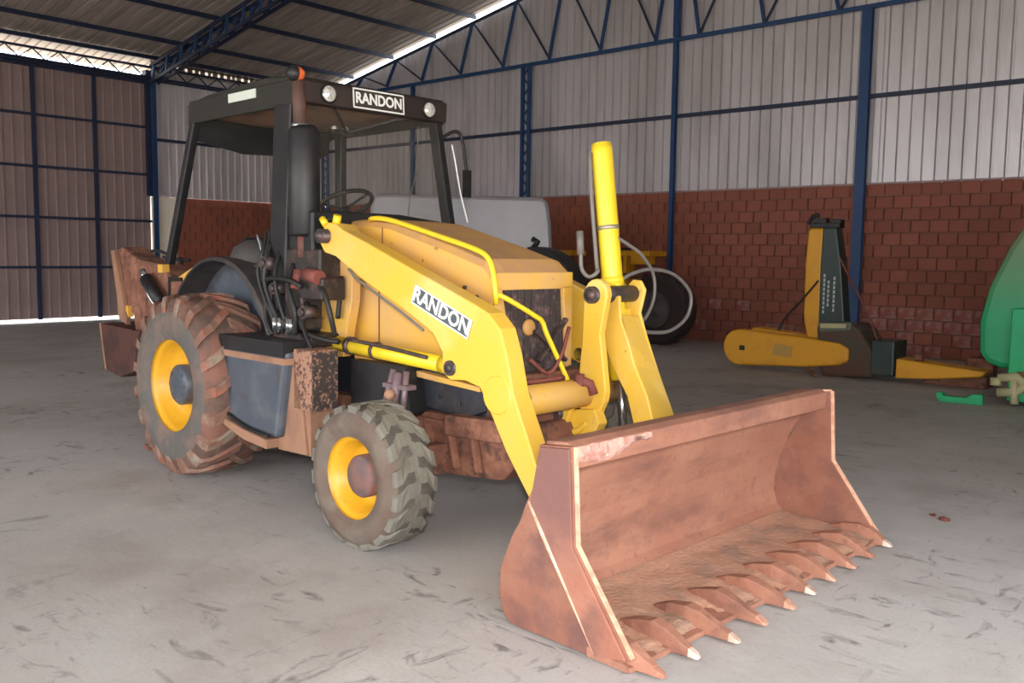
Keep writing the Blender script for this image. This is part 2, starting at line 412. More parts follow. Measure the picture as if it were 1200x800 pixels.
# plaster string line under the sheets, base ledge
MB().box(XL, XR, YG - .012, YG + .06, ZB - BH - .006, ZB - BH + .012).build('mortar_line', MORTAR, wb)
MB().box(XL, XR, YG - .04, YG + .02, ZB - .012, ZB + .02).build('flashing', SHEETD, wb)
# gable girts
for z in (4.31,):
    MB().box(XL, XR, YG - .06, YG - .005, z - .035, z + .035).build('girt', GIRT, wb)
# ---- left wall: brick + sheets from the door edge to the corner, big sliding doors before it
YD = 10.80
wl = MB().box(XL - .2, XL - .05, YD, YG + .05, 0, ZB - .02).build('wall_left', MORTAR); tag(wl, kind='structure')
far_b = MB()
for r in range(14):
    y = YD + .02 - (.5 * (r % 2)) * BL
    while y < YG:
        a = max(y, YD); b_ = min(y + BL, YG)
        if b_ - a > .05: far_b.box(XL - .08, XL - .01 + random.uniform(-.004, .004), a + .008, b_ - .008, r * BH + .007, (r + 1) * BH - .007)
        y += BL
tag(far_b.build('brick', BRICKS_FAR, wl, keep=True), kind='stuff')
MB().box(XL - .62, XL + .02, YD - .02, YD + .55, 0, ZB - .02).build('sunlit_wall_strip', SUNSTRIP, wl)  # pale block added for a sunlit strip of wall, light put into its colour
MB().box(XL - .20, XL - .015, YD - .12, YD + .03, ZB, 5.75).build('door_jamb', GIRT, wl)
MB().box(XL - .14, XL - .03, YF, YD, 5.44, 5.62).build('door_head', GIRT, wl)
def sheet_left(y0, n, z0, z1, parent, matl, x=XL, pitch=RP, dep=1.0):
    m_ = MB(); pr = rib_profile(n); v = []
    for a, d in pr: v += [(x - .02 - d * dep, y0 + a * pitch / RP, z0), (x - .02 - d * dep, y0 + a * pitch / RP, z1)]
    m_.add(v, [(2 * i, 2 * i + 2, 2 * i + 3, 2 * i + 1) for i in range(len(pr) - 1)])
    o = m_.build('metal_sheet', matl, parent); s = o.modifiers.new('t', 'SOLIDIFY'); s.thickness = .004; return o
MB().box(XL - .19, XL - .05, YD, YG, ZB - .05, ZB + .03).build('flashing', SHEET, wl)
for i in range(5): sheet_left(YD + i * 4.9 / 5, 5, ZB, 5.75, wl, SHEET, pitch=.98 / 5)
MB().box(XL + .0, XL + .05, YD, YG, 4.14, 4.21).build('girt', GIRT, wl)
MB().box(XL - .03, XL + .06, YF, YG, 5.5, 5.6).build('girt', GIRT, wl)
for i in range(18):                        # wall sheets left of the doors (out of frame)
    if i < 11: sheet_left(YF + i, 5, 0, 5.75, wl, SHEETD, pitch=.2)
# doors: three leaves of sheet on a dark frame, hung outside with a gap at the floor
bay = 1.296
leaf = 1
for k, (ya, yb) in enumerate([(4.28, 6.872), (6.872, 9.472), (9.472, 10.768)]):
    d = empty('door_%d' % (k + 1), (0, 0, 0), kind='structure')
    y = ya
    while y < yb - .1:
        sheet_left(y, 6, .075, 5.5, d, SHEETD, x=XL - .10, pitch=bay / 6, dep=.7)
        MB().box(XL - .08, XL - .02, y - .04, y + .04, .06, 5.5).build('frame_post', GIRT, d)
        y += bay
    for z in (1.196, 2.272, 3.352, 4.443): MB().box(XL - .075, XL - .035, ya, yb, z - .028, z + .028).build('frame_rail', GIRT, d)
# unseen front and right walls, their openings shaped to tune the daylight inside
wr = MB(); wr.box(XR, XR + .1, 5.0, YG, 0, 2.9).box(XR, XR + .1, -6.5, YG, 2.9, 5.8)
tag(wr.build('unseen_wall_right', SHEETD), kind='structure')
wf = MB(); wf.box(XL, -13.5, YF - .1, YF, 0, 8.2).box(-13.5, XR, YF - .1, YF, 4.6, 8.2)
tag(wf.build('unseen_wall_front', SHEETD), kind='structure')

# roof
ce = empty('ceiling', (0, 0, 0), kind='structure')
def roof_sheet(side):
    m_ = MB(); v = []; pr = rib_profile(5); n = len(pr)
    xs = (XL - .75, XM) if side < 0 else (XM, 2 * XM - XL + .75)
    for a, d in pr:
        for x in xs: v.append((x, a, (5.97 + .193 * ((x - XL) if side < 0 else (2 * XM - XL - x))) - d))
    m_.add(v, [(2 * i, 2 * i + 1, 2 * i + 3, 2 * i + 2) for i in range(n - 1)])
    o = m_.build('roof_sheet', ROOFM, ce); s = o.modifiers.new('t', 'SOLIDIFY'); s.thickness = .004; return o
for side in (-1, 1):
    a = roof_sheet(side); a.location.y = YG - .01 - 5 * RP
    for i in range(2, 23):
        c_ = copy_one(a); c_.location.y = YG - .01 - i * 5 * RP
NODE = [-20.35] + [-17.42 - 1.62 + .0] + [-17.75, -16.28, -14.95, -13.66, -12.35, -11.0, -9.7]
px = [-20.35, -19.35, -17.78, -16.25, -14.95, -13.6, -12.3, -11.0, -9.75]
for x in px + [2 * XM - p for p in px]:
    p_ = MB().box(x - .025, x + .025, YF, YG - .02, roof_z(x) - .11, roof_z(x) - .02)
    p_.build('purlin', BLUED, ce)

# gable truss (flat bottom chord), lattice members one by one
gt = empty('roof_truss', (XM, YG - .1, 5.76), label='blue steel truss with flat bottom chord and V webs standing against the gable sheets', cat='truss')
def T(p): return (p[0] - XM, p[1] - (YG - .1), p[2] - 5.76)
yt = YG - .1
MB().bar(T((XL, yt, 5.70)), T((-.2, yt, 5.79)), .06, .07).build('bottom_chord', BLUE, gt)
MB().bar(T((XL, yt, roof_z(XL) - .2)), T((XM, yt, roof_z(XM) - .2)), .05, .06).build('top_chord', BLUED, gt)
MB().bar(T((XM, yt, roof_z(XM) - .2)), T((2 * XM - XL, yt, roof_z(XL) - .2)), .05, .06).build('top_chord', BLUED, gt)
bots = [-19.25, -17.95, -16.66, -15.35, -14.02, -12.69, -11.34, -10.02]
for i, bx in enumerate(bots):
    for sgn in (1, -1):
        b0 = bx if sgn > 0 else 2 * XM - bx
        tx = b0 + sgn * .37; tz = roof_z(tx) - .2
        MB().bar(T((b0, yt, 5.78)), T((tx, yt, tz)), .05, .06, (0, 1, 0)).build('web_member', BLUE, gt)
        t2 = b0 - sgn * .93
        if i: MB().bar(T((b0, yt + .02, 5.78)), T((t2, yt + .02, roof_z(t2) - .2)), .035, .04, (0, 1, 0)).build('web_member', BLUED, gt)
MB().bar(T((XM, yt, 5.8)), T((XM, yt, roof_z(XM) - .1)), .12, .1, (0, 1, 0)).build('king_post', BLUE, gt)
# portal truss at the door edge, chords parallel to the roof slope
YT = 10.82
pt = empty('roof_truss', (XL, YT, 5.5), label='dark blue lattice rafter rising to the right from the top of the sliding doors', cat='truss')
def T2(p): return (p[0] - XL, p[1] - YT, p[2] - 5.5)
def lowz(x): return roof_z(x) - .52
for dy in (-.09, .09):
    MB().bar(T2((XL + .1, YT + dy, lowz(XL + .1))), T2((XM, YT + dy, lowz(XM))), .045, .07).build('bottom_chord', BLUED, pt)
    MB().bar(T2((XL + .1, YT + dy, roof_z(XL + .1) - .16)), T2((XM, YT + dy, roof_z(XM) - .16)), .045, .07).build('top_chord', BLUED, pt)
x = XL + .2; k = 0
while x < XM - .6:
    for dy in (-.09, .09):
        MB().bar(T2((x, YT + dy, lowz(x))), T2((x + .08, YT + dy, roof_z(x) - .16)), .05, .05, (0, 1, 0)).build('web_member', BLUE, pt)
    MB().bar(T2((x, YT, lowz(x))), T2((x + .62, YT, roof_z(x + .62) - .16)), .03, .035, (0, 1, 0)).build('web_member', BLUED, pt)
    x += .62
# eave girder along the left wall
eg = empty('eave_girder', (XL + .10, 7, 5.7), label='dark lattice girder running along the top of the left wall above the doors', cat='girder')
for z in (5.56, 5.80): MB().box(-.03, .03, YF - 7, YG - 7 - .02, z - 5.7 - .025, z - 5.7 + .025).build('chord', BLUED, eg)
wz = MB(); y = 3.0; k = 0
lac = []
while y < YG - .3:
    a = (0, y - 7, -.13 + (.22 if k % 2 else 0)); b_ = (0, y - 7 + .27, .09 - (.22 if k % 2 else 0))
    MB().bar(a, b_, .02, .035, (1, 0, 0)).build('web_member', BLUED, eg); y += .27; k += 1
# closing strip between girder and roof right of the truss, ribs leave small daylight holes
cs = MB()
y = YD + .1
while y < YG:
    wv = random.uniform(.06, .13); cs.box(XL - .03, XL, y, y + wv, 5.79, 6.0); y += wv + random.uniform(.04, .09)
cs.box(XL - .03, XL, YD, YG, 5.75, 5.84).box(XL - .03, XL, YD, YG, 5.92, 6.1)
cs.build('eave_filler', ROOFM, wl, keep=True)

# columns
def lattice_col(x, y, top, wdt, label, nseg=14):
    c_ = empty('steel_column', (x, y, 0), label=label, cat='column')
    for s_ in (-1, 1): MB().box(s_ * wdt / 2 - .03, s_ * wdt / 2 + .03, -.04, .04, 0, top).build('flange', BLUE, c_)
    for i in range(nseg):
        z0 = top * i / nseg; z1 = top * (i + 1) / nseg; s_ = 1 if i % 2 else -1
        MB().bar((-s_ * wdt / 2, 0, z0), (s_ * wdt / 2, 0, z1), .03, .03, (0, 1, 0)).build('lacing_bar', BLUE, c_)
    MB().box(-wdt / 2 - .1, wdt / 2 + .1, -.09, .09, 0, .015).build('base_plate', BLUED, c_)
    return c_
lattice_col(-13.31, YG - .12, 5.7, .19, 'blue laced steel column rising from the brickwork left of the yellow upright cylinder', 26)
lattice_col(-20.45, YG - .12, 5.7, .19, 'blue laced steel corner column seen through the cab of the loader', 26)
def solid_col(x, wd, top, label, y=YG - .1):
    c_ = empty('steel_column', (x, y, 0), label=label, cat='column')
    MB().box(-wd / 2, wd / 2, -.05, -.036, 0, top).build('flange', BLUE, c_)
    MB().box(-wd / 2, wd / 2, .036, .05, 0, top).build('flange', BLUE, c_)
    MB().box(-wd * .32, wd * .32, -.036, .036, 0, top).build('web_plate', BLUE, c_)
    MB().box(-wd / 2 - .05, wd / 2 + .05, -.1, .1, 0, .02).build('base_plate', BLUED, c_)
solid_col(-5.89, .17, 5.76, 'wide blue steel column reaching the floor behind the yellow and green implement')
solid_col(-9.55, .08, 5.76, 'slim blue steel post under the truss king post')
solid_col(-16.98, .07, 5.7, 'slim dark blue steel post just right of the loader canopy')
# smooth grey strips beside the wide column with bolt holes
for dx in (-.2, .22): MB().box(-5.89 + dx - .035, -5.89 + dx + .035, YG - .01, YG + .0, ZB, 5.72).build('cover_strip', SHEET, wb)
solid_col(XL + .12, .07, 5.5, 'thin dark post at the right edge of the sliding doors', y=YD - .02)

# ================================================================== backhoe loader
MR = math.radians(-3.0)
bl = empty('backhoe_loader', (-5.875, 4.223, 0), MR, label='yellow backhoe loader with black canopy and rusty toothed front bucket', cat='loader')
P = bl

# ---- wheels
def wheel(name, cx, yo, cz, R, W, rr_, tyre_m, lug_m, side_m, nl, kind, side, hubm, spin=0.0):
    """yo: y of the outer face; side -1 = outer face towards -y"""
    s = side; yi = yo - s * W                     # inner face
    Y = lambda t: yo + (yi - yo) * t - yo          # 0 outer .. 1 inner, local to the wheel centre plane at yo
    c = (0, 0, 0)
    rim = MB()
    d = -s
    prof = [(rr_ + .012, 0.0), (rr_ + .016, d * .012), (rr_ - .012, d * .02), (rr_ - .03, d * .05), (rr_ - .055, d * .11), (rr_ * .62, d * .15), (rr_ * .42, d * .135), (0.001, d * .135)]
    prof = [(r, o + d * .02) for r, o in prof]
    rim.lathe(prof, c, n=48)
    rim.lathe([(rr_ - .05, d * .13), (rr_ - .03, d * (W - .06)), (rr_ + .01, d * (W - .02))], c, n=48)
    w_ = rim.build(name, RIM, P, loc=(cx, yo, cz), keep=True)
    ty = MB(); sh = .80 if kind == 'ag' else .86
    tw = W
    ss = R - (.042 if kind == 'ag' else .021)
    hgt = ss - rr_
    prof = [(rr_ + .0, d * .018), (rr_ + .03, d * .004), (rr_ + hgt * .35, -d * .012), (rr_ + hgt * .60, -d * .008), (rr_ + hgt * (.70 if kind == 'ag' else .86), d * (.0 if kind == 'ag' else .012)), (ss - .004, d * .035),
            (ss + .012, d * .09), (ss + .016, d * W / 2), (ss + .012, d * (W - .09)), (ss - .004, d * (W - .035)), (rr_ + hgt * .86, d * (W - .012)), (rr_ + hgt * .5, d * (W + .01)), (rr_ + .03, d * (W - .004)), (rr_, d * (W - .02))]
    kk = 5 if kind == 'ag' else 6
    ty.cur = 1; ty.lathe(prof[:kk], c, n=64); ty.cur = 0; ty.lathe(prof[kk - 1:], c, n=64)
    ty.cur = 2
    for i in range(nl):
        for half in (0, 1):
            a0 = 2 * PI * (i + .5 * half) / nl + spin
            # lug path: from tread centre to the shoulder and down the side
            if kind == 'ag': path = [(.53, 0.0, R), (.36, .11, R), (.18, .235, R - .004), (.045, .295, R - .02), (.008, .31, R - .06), (-.006, .325, R - .10), (-.012, .335, R - .135), (.004, .34, R - .15)]
            else: path = [(.55, -.05, R), (.42, .03, R), (.30, .03, R), (.16, .16, R), (.07, .19, R - .006), (.045, .20, R - .024)]
            lw = (.072, .088) if kind == 'ag' else (.080, .092)
            vs = []
            for t, da, r in path:
                tt = t if half == 0 else 1 - t
                yy = d * (W * tt)
                for rad, wdt in ((r, lw[0]), (r - .075 if kind == 'ag' else r - .04, lw[1])):
                    for q in (-1, 1):
                        a = a0 - (da + q * wdt / 2 / R) * 1.0
                        vs.append((rad * math.cos(a), yy, rad * math.sin(a)))
            fs = []; n_ = len(path)
            for k in range(n_ - 1):
                b = k * 4; e = b + 4
                fs += [(b, b + 1, e + 1, e), (b + 1, b + 3, e + 3, e + 1), (b + 2, b, e, e + 2)]
            fs += [(0, 2, 3, 1), ((n_ - 1) * 4, (n_ - 1) * 4 + 1, (n_ - 1) * 4 + 3, (n_ - 1) * 4 + 2)]
            ty.add(vs, fs, False)
    ty.build('tyre', [tyre_m, side_m, lug_m], w_)
    hb = MB()
    hr = rr_ * (.44 if kind == 'ag' else .52); o0 = .14
    hb.lathe([(hr, d * (o0 + .03)), (hr, d * (o0 - .06)), (hr * .9, d * (o0 - .075)), (hr * .35, d * (o0 - .08)), (.001, d * (o0 - .08))], c, n=32)
    for k in range(8 if kind == 'ag' else 0):
        a = 2 * PI * k / 8
        hb.cyl((hr * .75 * math.cos(a), d * (o0 - .07), hr * .75 * math.sin(a)), (hr * .75 * math.cos(a), d * (o0 - .083), hr * .75 * math.sin(a)), .012, 8)
    hb.build('hub', hubm, w_)
    v = MB(); v.tube([(rr_ * .8, d * .15, -.05), (rr_ * .86, d * .10, -.06)], .008, 8); v.build('valve_stem', REDOX, w_)
    return w_
RR, FR = .655, .400
wheel('rear_wheel', -.15, -.985, RR - .015, RR, .50, .33, TYRE_R, LUG_R, TYRE_W, 19, 'ag', -1, GREYB)
wheel('rear_wheel', -.15, .985, RR - .015, RR, .50, .33, TYRE_R, LUG_R, TYRE_W, 19, 'ag', 1, GREYB)
HUBF = mat('rusty_hub', lin(120, 86, 80), .7, 0, [(lin(90, 80, 84), 8, .45, .6, .9)])
wheel('front_wheel', 2.10, -1.05, FR - .012, FR, .31, .225, TYRE_F, LUG_F, SIDE_F, 18, 'ind', -1, HUBF)
wheel('front_wheel', 2.10, 1.05, FR - .012, FR, .31, .225, TYRE_F, LUG_F, SIDE_F, 18, 'ind', 1, HUBF)

# ---- chassis, axles, engine
ch = MB()
for s in (-1, 1): ch.box(-.9, 2.55, s * .33 - .05, s * .33 + .05, .48, .66)
ch.box(1.75, 2.45, -.30, .30, .34, .52)
ch.prism([(1.55, .62), (2.62, .64), (2.72, .46), (2.62, .36), (1.95, .30), (1.6, .45)], -.40, .40)
ch.box(2.44, 2.56, -.36, .36, .44, .92)
ch.prism([(2.2, .68), (2.62, .70), (2.66, .58), (2.2, .56)], -.46, -.36)
for k in range(5): ch.bar((1.6 + k * .2, -.42, .60 + .03 * (k % 2)), (1.75 + k * .18, -.44, .38), .05, .04)
ch.build('chassis_frame', BROWN, P, bevel=.012, keep=True)
fa = MB(); fa.prism([(1.98, .33), (2.18, .33), (2.16, .50), (2.0, .50)], -.74, .74); fa.tube([(2.075, -.72, .40), (2.075, -.9, .40)], .09, 16); fa.tube([(2.075, .72, .40), (2.075, .9, .40)], .09, 16)
fa.tube([(1.92, -.7, .38), (1.92, .7, .38)], .022, 10)
fa.build('front_axle', BROWN, P, bevel=.01)
ra = MB(); ra.tube([(-.15, -.9, .64), (-.15, -.4, .64), (-.15, -.25, .64), (-.15, .25, .64), (-.15, .4, .64), (-.15, .9, .64)], [.11, .12, .2, .2, .12, .11], 20)
ra.build('rear_axle', BROWN, P)
en = MB(); en.box(1.35, 2.42, -.335, .335, .66, .96).box(.75, 1.4, -.28, .28, .5, 1.0).box(-.4, .8, -.25, .25, .45, .9)
en.prism([(1.55, .98), (1.55, .82), (1.62, .70), (2.30, .665), (2.45, .72), (2.45, .9)], -.37, -.33)
for k in range(4): en.cyl((1.7 + .18 * k, -.37, .80 - .02 * k), (1.7 + .18 * k, -.385, .80 - .02 * k), .013, 8)
en.build('engine_block', DKBLUE, P, bevel=.01)
st = MB()     # upright ram and bracket over the front wheel
for dx in (-.06, .06): st.tube([(2.0 + dx, -.62, .93), (1.98 + dx * 1.5, -.66, .68)], .018, 8)
st.tube([(2.01, -.64, .92), (2.0, -.68, .68)], [.03, .03], 10)
st.box(1.9, 2.12, -.67, -.6, .83, .855)
st.build('steering_ram', mat('purple_grey_metal', lin(118, 98, 102), .5, .2), P)
sb = MB(); 
for z in (.80, .71): sb.lathe([(.001, -.03), (.028, -.02), (.035, 0), (.028, .02), (.001, .03)], (2.02, -.71, z), 'x', 14)
sb.build('ram_joint', SKIRT, P)

# ---- hood and side panels
hd = MB()
top = [(1.02, 1.815), (1.30, 1.818), (1.55, 1.795), (2.10, 1.655), (2.38, 1.575), (2.47, 1.50)]
hw = .335
vs = []
for x, z in top:
    vs += [(x, -hw, z - .045), (x, -hw + .03, z - .012), (x, -hw + .09, z), (x, hw - .09, z), (x, hw - .03, z - .012), (x, hw, z - .045)]
n = len(top); fs = []
hd.cur = 1
for i in range(n - 1):
    for k in range(5): fs.append((i * 6 + k, i * 6 + k + 1, i * 6 + k + 7, i * 6 + k + 6))
hd.add(vs, fs, False); hd.cur = 0
for s in (-1, 1):
    hd.prism([(1.02, 1.36), (1.02, 1.77), (1.30, 1.773), (1.55, 1.75), (2.10, 1.61), (2.38, 1.53), (2.47, 1.455), (2.47, 1.36), (2.44, 1.28), (2.2, 1.27)], s * hw - .006, s * hw + .006)
# nose frame around the grille
hd.prism([(-hw, 1.50), (hw, 1.50), (hw, 1.40), (-hw, 1.40)], 2.44, 2.475, 'yz')
hd.prism([(-hw, 1.42), (-hw + .06, 1.42), (-.17, .93), (-hw, .93)], 2.44, 2.475, 'yz')
hd.prism([(hw, 1.42), (hw - .09, 1.42), (hw - .05, .93), (hw, .93)], 2.44, 2.475, 'yz')
hd.build('hood', [YELD, HOODTOP], P, bevel=.006, keep=True)
gr = MB(); gr.box(2.40, 2.45, -.31, .30, .92, 1.44)
for k in range(11): gr.bar((2.452, -.29 + k * .056, .93), (2.452, -.29 + k * .056, 1.40), .006, .012)
gr.build('radiator_grille', GRILLE, P)
bd = MB(); bd.lathe([(.001, .012), (.04, .01), (.048, 0), (.048, -.01)], (2.468, -.04, 1.18), 'x', 20); bd.build('badge', TAN, P)
brc = MB(); brc.bar((2.49, -.02, 1.16), (2.49, .26, .97), .03, .02).bar((2.49, .02, .98), (2.49, .26, 1.22), .03, .02)
brc.build('brace', GRILLE, P)
sp = MB()
sp.prism([(.93, .96), (.90, 1.43), (1.0, 1.50), (2.42, 1.30), (2.44, .86)], -.352, -.34)
sp.prism([(.93, .96), (.90, 1.43), (1.0, 1.50), (2.42, 1.30), (2.44, .86)], .34, .352)
sp.prism([(1.28, .945), (1.30, .90), (2.45, .835), (2.45, .865)], -.42, -.35)
sp.build('side_panel', YELD, P, bevel=.004)
sm = MB()
for x, z0, z1 in ((1.46, 1.0, 1.75), (1.12, 1.0, 1.5)): sm.box(x - .004, x + .004, -.358, -.352, z0, min(z1, 1.5))
sm.box(1.475, 1.483, -.345, -.3405, 1.40, 1.76)
sm.build('panel_seam', mat('brown_seam_line', lin(120, 80, 40), .8), P)  # thin brown strips drawn along the panel joints
vb = MB()
for x, z in ((1.9, 1.47), (1.96, 1.455), (2.35, 1.36), (2.25, 1.41), (1.0, 1.1), (1.02, 1.05)): vb.cyl((x, -.345, z), (x, -.36, z), .012, 8)
vb.build('panel_bolt', PINM, P)

# hand rails
hr = MB(); hr.tube(curve([(1.30, -.30, 1.80), (1.40, -.36, 1.815), (1.6, -.37, 1.80), (2.05, -.37, 1.70), (2.36, -.37, 1.625), (2.46, -.37, 1.575), (2.50, -.37, 1.49), (2.52, -.37, 1.38), (2.50, -.35, 1.33)]), .016, 10)
hr.build('grab_rail', YCYL, P)
h2 = MB(); h2.tube(curve([(2.50, -.37, 1.39), (2.55, -.30, 1.352), (2.60, -.14, 1.26), (2.60, -.075, 1.222), (2.61, -.045, 1.15), (2.64, .06, .95), (2.66, .14, .80)], 4), .015, 10)
h2.build('grille_guard_rail', YCYL, P)

# ---- loader arms
def arm_outline():
    return [(1.20, 1.74), (1.26, 1.785), (1.34, 1.775), (1.422, 1.735), (1.654, 1.66), (2.082, 1.512), (2.60, 1.335), (2.70, 1.295), (2.785, 1.22), (2.835, 1.09),
            (2.885, .892), (2.997, .667), (3.045, .561), (3.20, .40), (3.37, .34), (3.40, .22), (3.34, .13), (3.22, .12), (3.026, .352), (2.84, .586), (2.70, .81),
            (2.64, .90), (2.52, .925), (2.40, .915), (2.335, .96), (2.34, 1.06), (2.26, 1.16), (2.083, 1.245), (1.586, 1.45), (1.34, 1.575), (1.22, 1.60), (1.17, 1.66)]
ar = MB(); ar.prism(arm_outline(), -.60, -.48)
arm = ar.build('loader_arm', YEL, P, bevel=.008)
a2 = MB(); a2.lathe([(.001, -.007), (.096, -.006), (.102, 0), (.102, .01)], (2.77, -.601, .875), 'y', 32, smooth=False)
a2.build('pivot_boss', YEL, arm)
hz = MB(); hz.tube(curve([(1.50, -.615, 1.50), (1.62, -.62, 1.43), (2.0, -.62, 1.27), (2.2, -.615, 1.175)]), .008, 8); hz.build('hydraulic_pipe', GHOSE, arm)
# decal on the arm: slate plate, white border, white letters
ang = math.atan2(1.253 - 1.427, 2.58 - 2.117)
mw = Matrix.Translation((2.332, -.6035, 1.288)) @ Matrix.Rotation(-ang, 4, 'Y') @ Matrix.Rotation(PI / 2, 4, 'X')
pl = MB(); pl.box(-.25, .25, -.054, .054, -.002, .001); o = pl.build('decal_plate', PLATE2, arm); o.matrix_local = mw
fr = MB()
for y in (-.051, .051): fr.box(-.25, .25, y - .004, y + .004, 0, .003)
for x in (-.246, .246): fr.box(x - .004, x + .004, -.054, .054, 0, .003)
o = fr.build('decal_border', WHITE, arm, keep=True); o.matrix_local = mw
text_mesh('RANDON', .112, 'decal_lettering', WHITE, arm, mw @ Matrix.Translation((0, 0, .003)), .001, .026, 1.0)
pn = MB(); pn.cyl((1.25, -.66, 1.70), (1.25, -.40, 1.70), .045, 20).lathe([(.001, -.02), (.03, -.015), (.036, 0)], (1.25, -.66, 1.70), 'y', 16)
pn.build('pivot_pin', PINM, arm)
pk = MB(); pk.tube([(1.29, -.56, 1.77), (1.31, -.56, 1.83)], .026, 12).tube([(1.24, -.60, 1.77), (1.20, -.60, 1.81)], .022, 12); pk.build('lock_knob', YCYL, arm)
# left arm with its fork for the upright ram
la = MB()
up = [p for p in arm_outline() if p[0] < 2.83 and p[1] > .9]
la.prism([(1.20, 1.74), (1.26, 1.785), (1.34, 1.775), (1.422, 1.735), (1.654, 1.66), (2.082, 1.512), (2.60, 1.335), (2.74, 1.28), (2.74, .95), (2.4, .93), (2.335, .96), (2.34, 1.06), (2.26, 1.16), (2.083, 1.245), (1.586, 1.45), (1.34, 1.575), (1.22, 1.60), (1.17, 1.66)], .48, .57)
inner_p = [(2.76, 1.36), (2.815, 1.37), (2.833, 1.222), (2.885, 1.116), (2.939, .971), (3.034, .80), (3.10, .60), (3.24, .42), (3.36, .34), (3.39, .22), (3.34, .13), (3.22, .12), (3.02, .42), (2.95, .60), (2.89, .785), (2.772, .955), (2.69, 1.122), (2.687, 1.203)]
outer_p = [(2.70, 1.42), (2.74, 1.46), (2.80, 1.455), (2.835, 1.40), (2.80, 1.26)] + [(2.85, 1.123), (2.94, .914), (3.04, .70), (3.12, .52), (3.24, .42), (3.36, .34), (3.39, .22), (3.34, .13), (3.22, .12), (3.00, .42), (2.90, .60), (2.82, .785), (2.72, .955), (2.66, 1.122), (2.66, 1.30)]
la.prism(inner_p, .35, .375); la.prism(outer_p, .575, .60)
fi = [(2.829, 1.26), (2.885, 1.116), (2.939, .971), (3.034, .80), (3.10, .60), (3.24, .42)]
fo = [(2.80, 1.24), (2.85, 1.110), (2.94, .914), (3.035, .72), (3.115, .54), (3.24, .42)]
v = []
for (a, b), (c_, d_) in zip(fi, fo): v += [(a, .36, b), (c_, .59, d_), (a - .02, .36, b - .008), (c_ - .02, .59, d_ - .008)]
la.add(v, [(k * 4, k * 4 + 1, k * 4 + 5, k * 4 + 4) for k in range(5)] + [(k * 4 + 3, k * 4 + 2, k * 4 + 6, k * 4 + 7) for k in range(5)] + [(0, 2, 3, 1)], False)
larm = la.build('loader_arm', YEL, P, bevel=.008, keep=True)
lp_ = MB(); lp_.cyl((2.745, .17, 1.375), (2.745, .62, 1.375), .05, 24).lathe([(.001, -.012), (.03, -.012), (.034, 0)], (2.745, .17, 1.375), 'y', 18)
lp_.build('trunnion_pin', PINM, larm)
lv = MB()
lv.prism([(2.76 + .085 * math.cos(a), 1.378 + .09 * math.sin(a)) for a in [PI * k / 8 for k in range(0, 9)]] + [(2.665, 1.1), (2.65, .95), (2.64, .80), (2.66, .70), (2.72, .66), (2.80, .68), (2.84, .76), (2.85, .82), (2.83, .96), (2.80, 1.15)], .20, .25)
lvo = lv.build('fork_plate', YEL, larm, bevel=.008)
ct = MB(); ct.tube([(2.68, -.48, .80), (2.68, .46, .80)], .085, 24)
ct.build('cross_tube', YELD, P)
lg = MB()
lg.prism([(2.50, .76), (2.62, .80), (2.66, .72), (2.62, .60), (2.54, .59), (2.49, .66)], .12, .17)
lg.prism([(2.66, .70), (2.80, .72), (2.84, .64), (2.80, .56), (2.70, .53), (2.62, .56), (2.60, .62)], .16, .24)
lg.tube(curve([(2.54, .14, .60), (2.60, .15, .56), (2.68, .16, .575), (2.74, .17, .63)]), .022, 10)
lg.build('tow_bracket', YEL, P, bevel=.006)
lp2 = MB(); lp2.cyl((2.56, .08, .67), (2.56, .2, .67), .042, 18); lp2.build('bracket_pin', PINM, P)
rc = MB()
rc.tube([(2.70, .10, .90), (2.76, .17, .86), (2.78, .18, .80)], .028, 10).tube([(2.70, .08, .83), (2.72, .17, .80)], .03, 10).tube([(2.72, .12, .92), (2.72, .12, .76)], .03, 12)
rc.build('hydraulic_coupling', REDOX, P)
ht = MB(); ht.tube(curve([(2.62, -.2, 1.02), (2.63, -.05, .93), (2.64, .05, 1.03), (2.60, .16, 1.18)]), .012, 8).tube(curve([(2.58, -.45, .905), (2.64, -.2, .895), (2.66, .05, .90)]), .014, 8)
ht.build('front_hose', REDOX, P)

# upright tilt cylinder
tc_ = MB()
A = Vector((2.567, .465, 2.265)); B = Vector((2.752, .465, .86)); C_ = Vector((2.81, .465, .42)); dr = (B - A).normalized()
tc_.tube([A, A + dr * .05, B - dr * .1, B], [.062, .064, .064, .064], 28)
tc_.tube([A - dr * .008, A], [.055, .055], 28)
tc_.tube([(2.69, .40, 1.375), (2.69, .53, 1.375)], .07, 20)
tc_.tube([A + dr * .80, A + dr * .84], .07, 28)
tcy = tc_.build('tilt_cylinder', YCYL, P)
rd = MB(); rd.tube([B - dr * .1, C_], .03, 20); rd.build('chrome_piston_rod', CHROME, tcy)
cb = MB(); cb.tube([A + dr * .49, A + dr * .515], .067, 28); cb.build('clamp_band', mat('clamp_metal', lin(170, 160, 140), .4, .5), tcy)
gp = MB(); gp.tube(curve([A + Vector((-.03, -.07, -.05)), A + Vector((0, -.085, -.3)), A + Vector((.05, -.085, -.7)), A + Vector((.07, -.10, -.76)), A + Vector((.03, -.13, -.79)), A + Vector((-.01, -.15, -.74)), A + Vector((-.02, -.15, -.62))]), .013, 8)
gp.tube([A + Vector((-.02, -.15, -.66)), A + Vector((-.03, -.15, -.52))], .022, 8)
gp.build('cylinder_pipe', GHOSE, tcy)
gh = MB()
gh.tube(curve([(2.68, .44, 1.73), (2.72, .55, 1.67), (2.74, .66, 1.61), (2.72, .813, 1.496), (2.72, .835, 1.362), (2.72, .778, 1.25), (2.74, .66, 1.18)], 8), .011, 8)
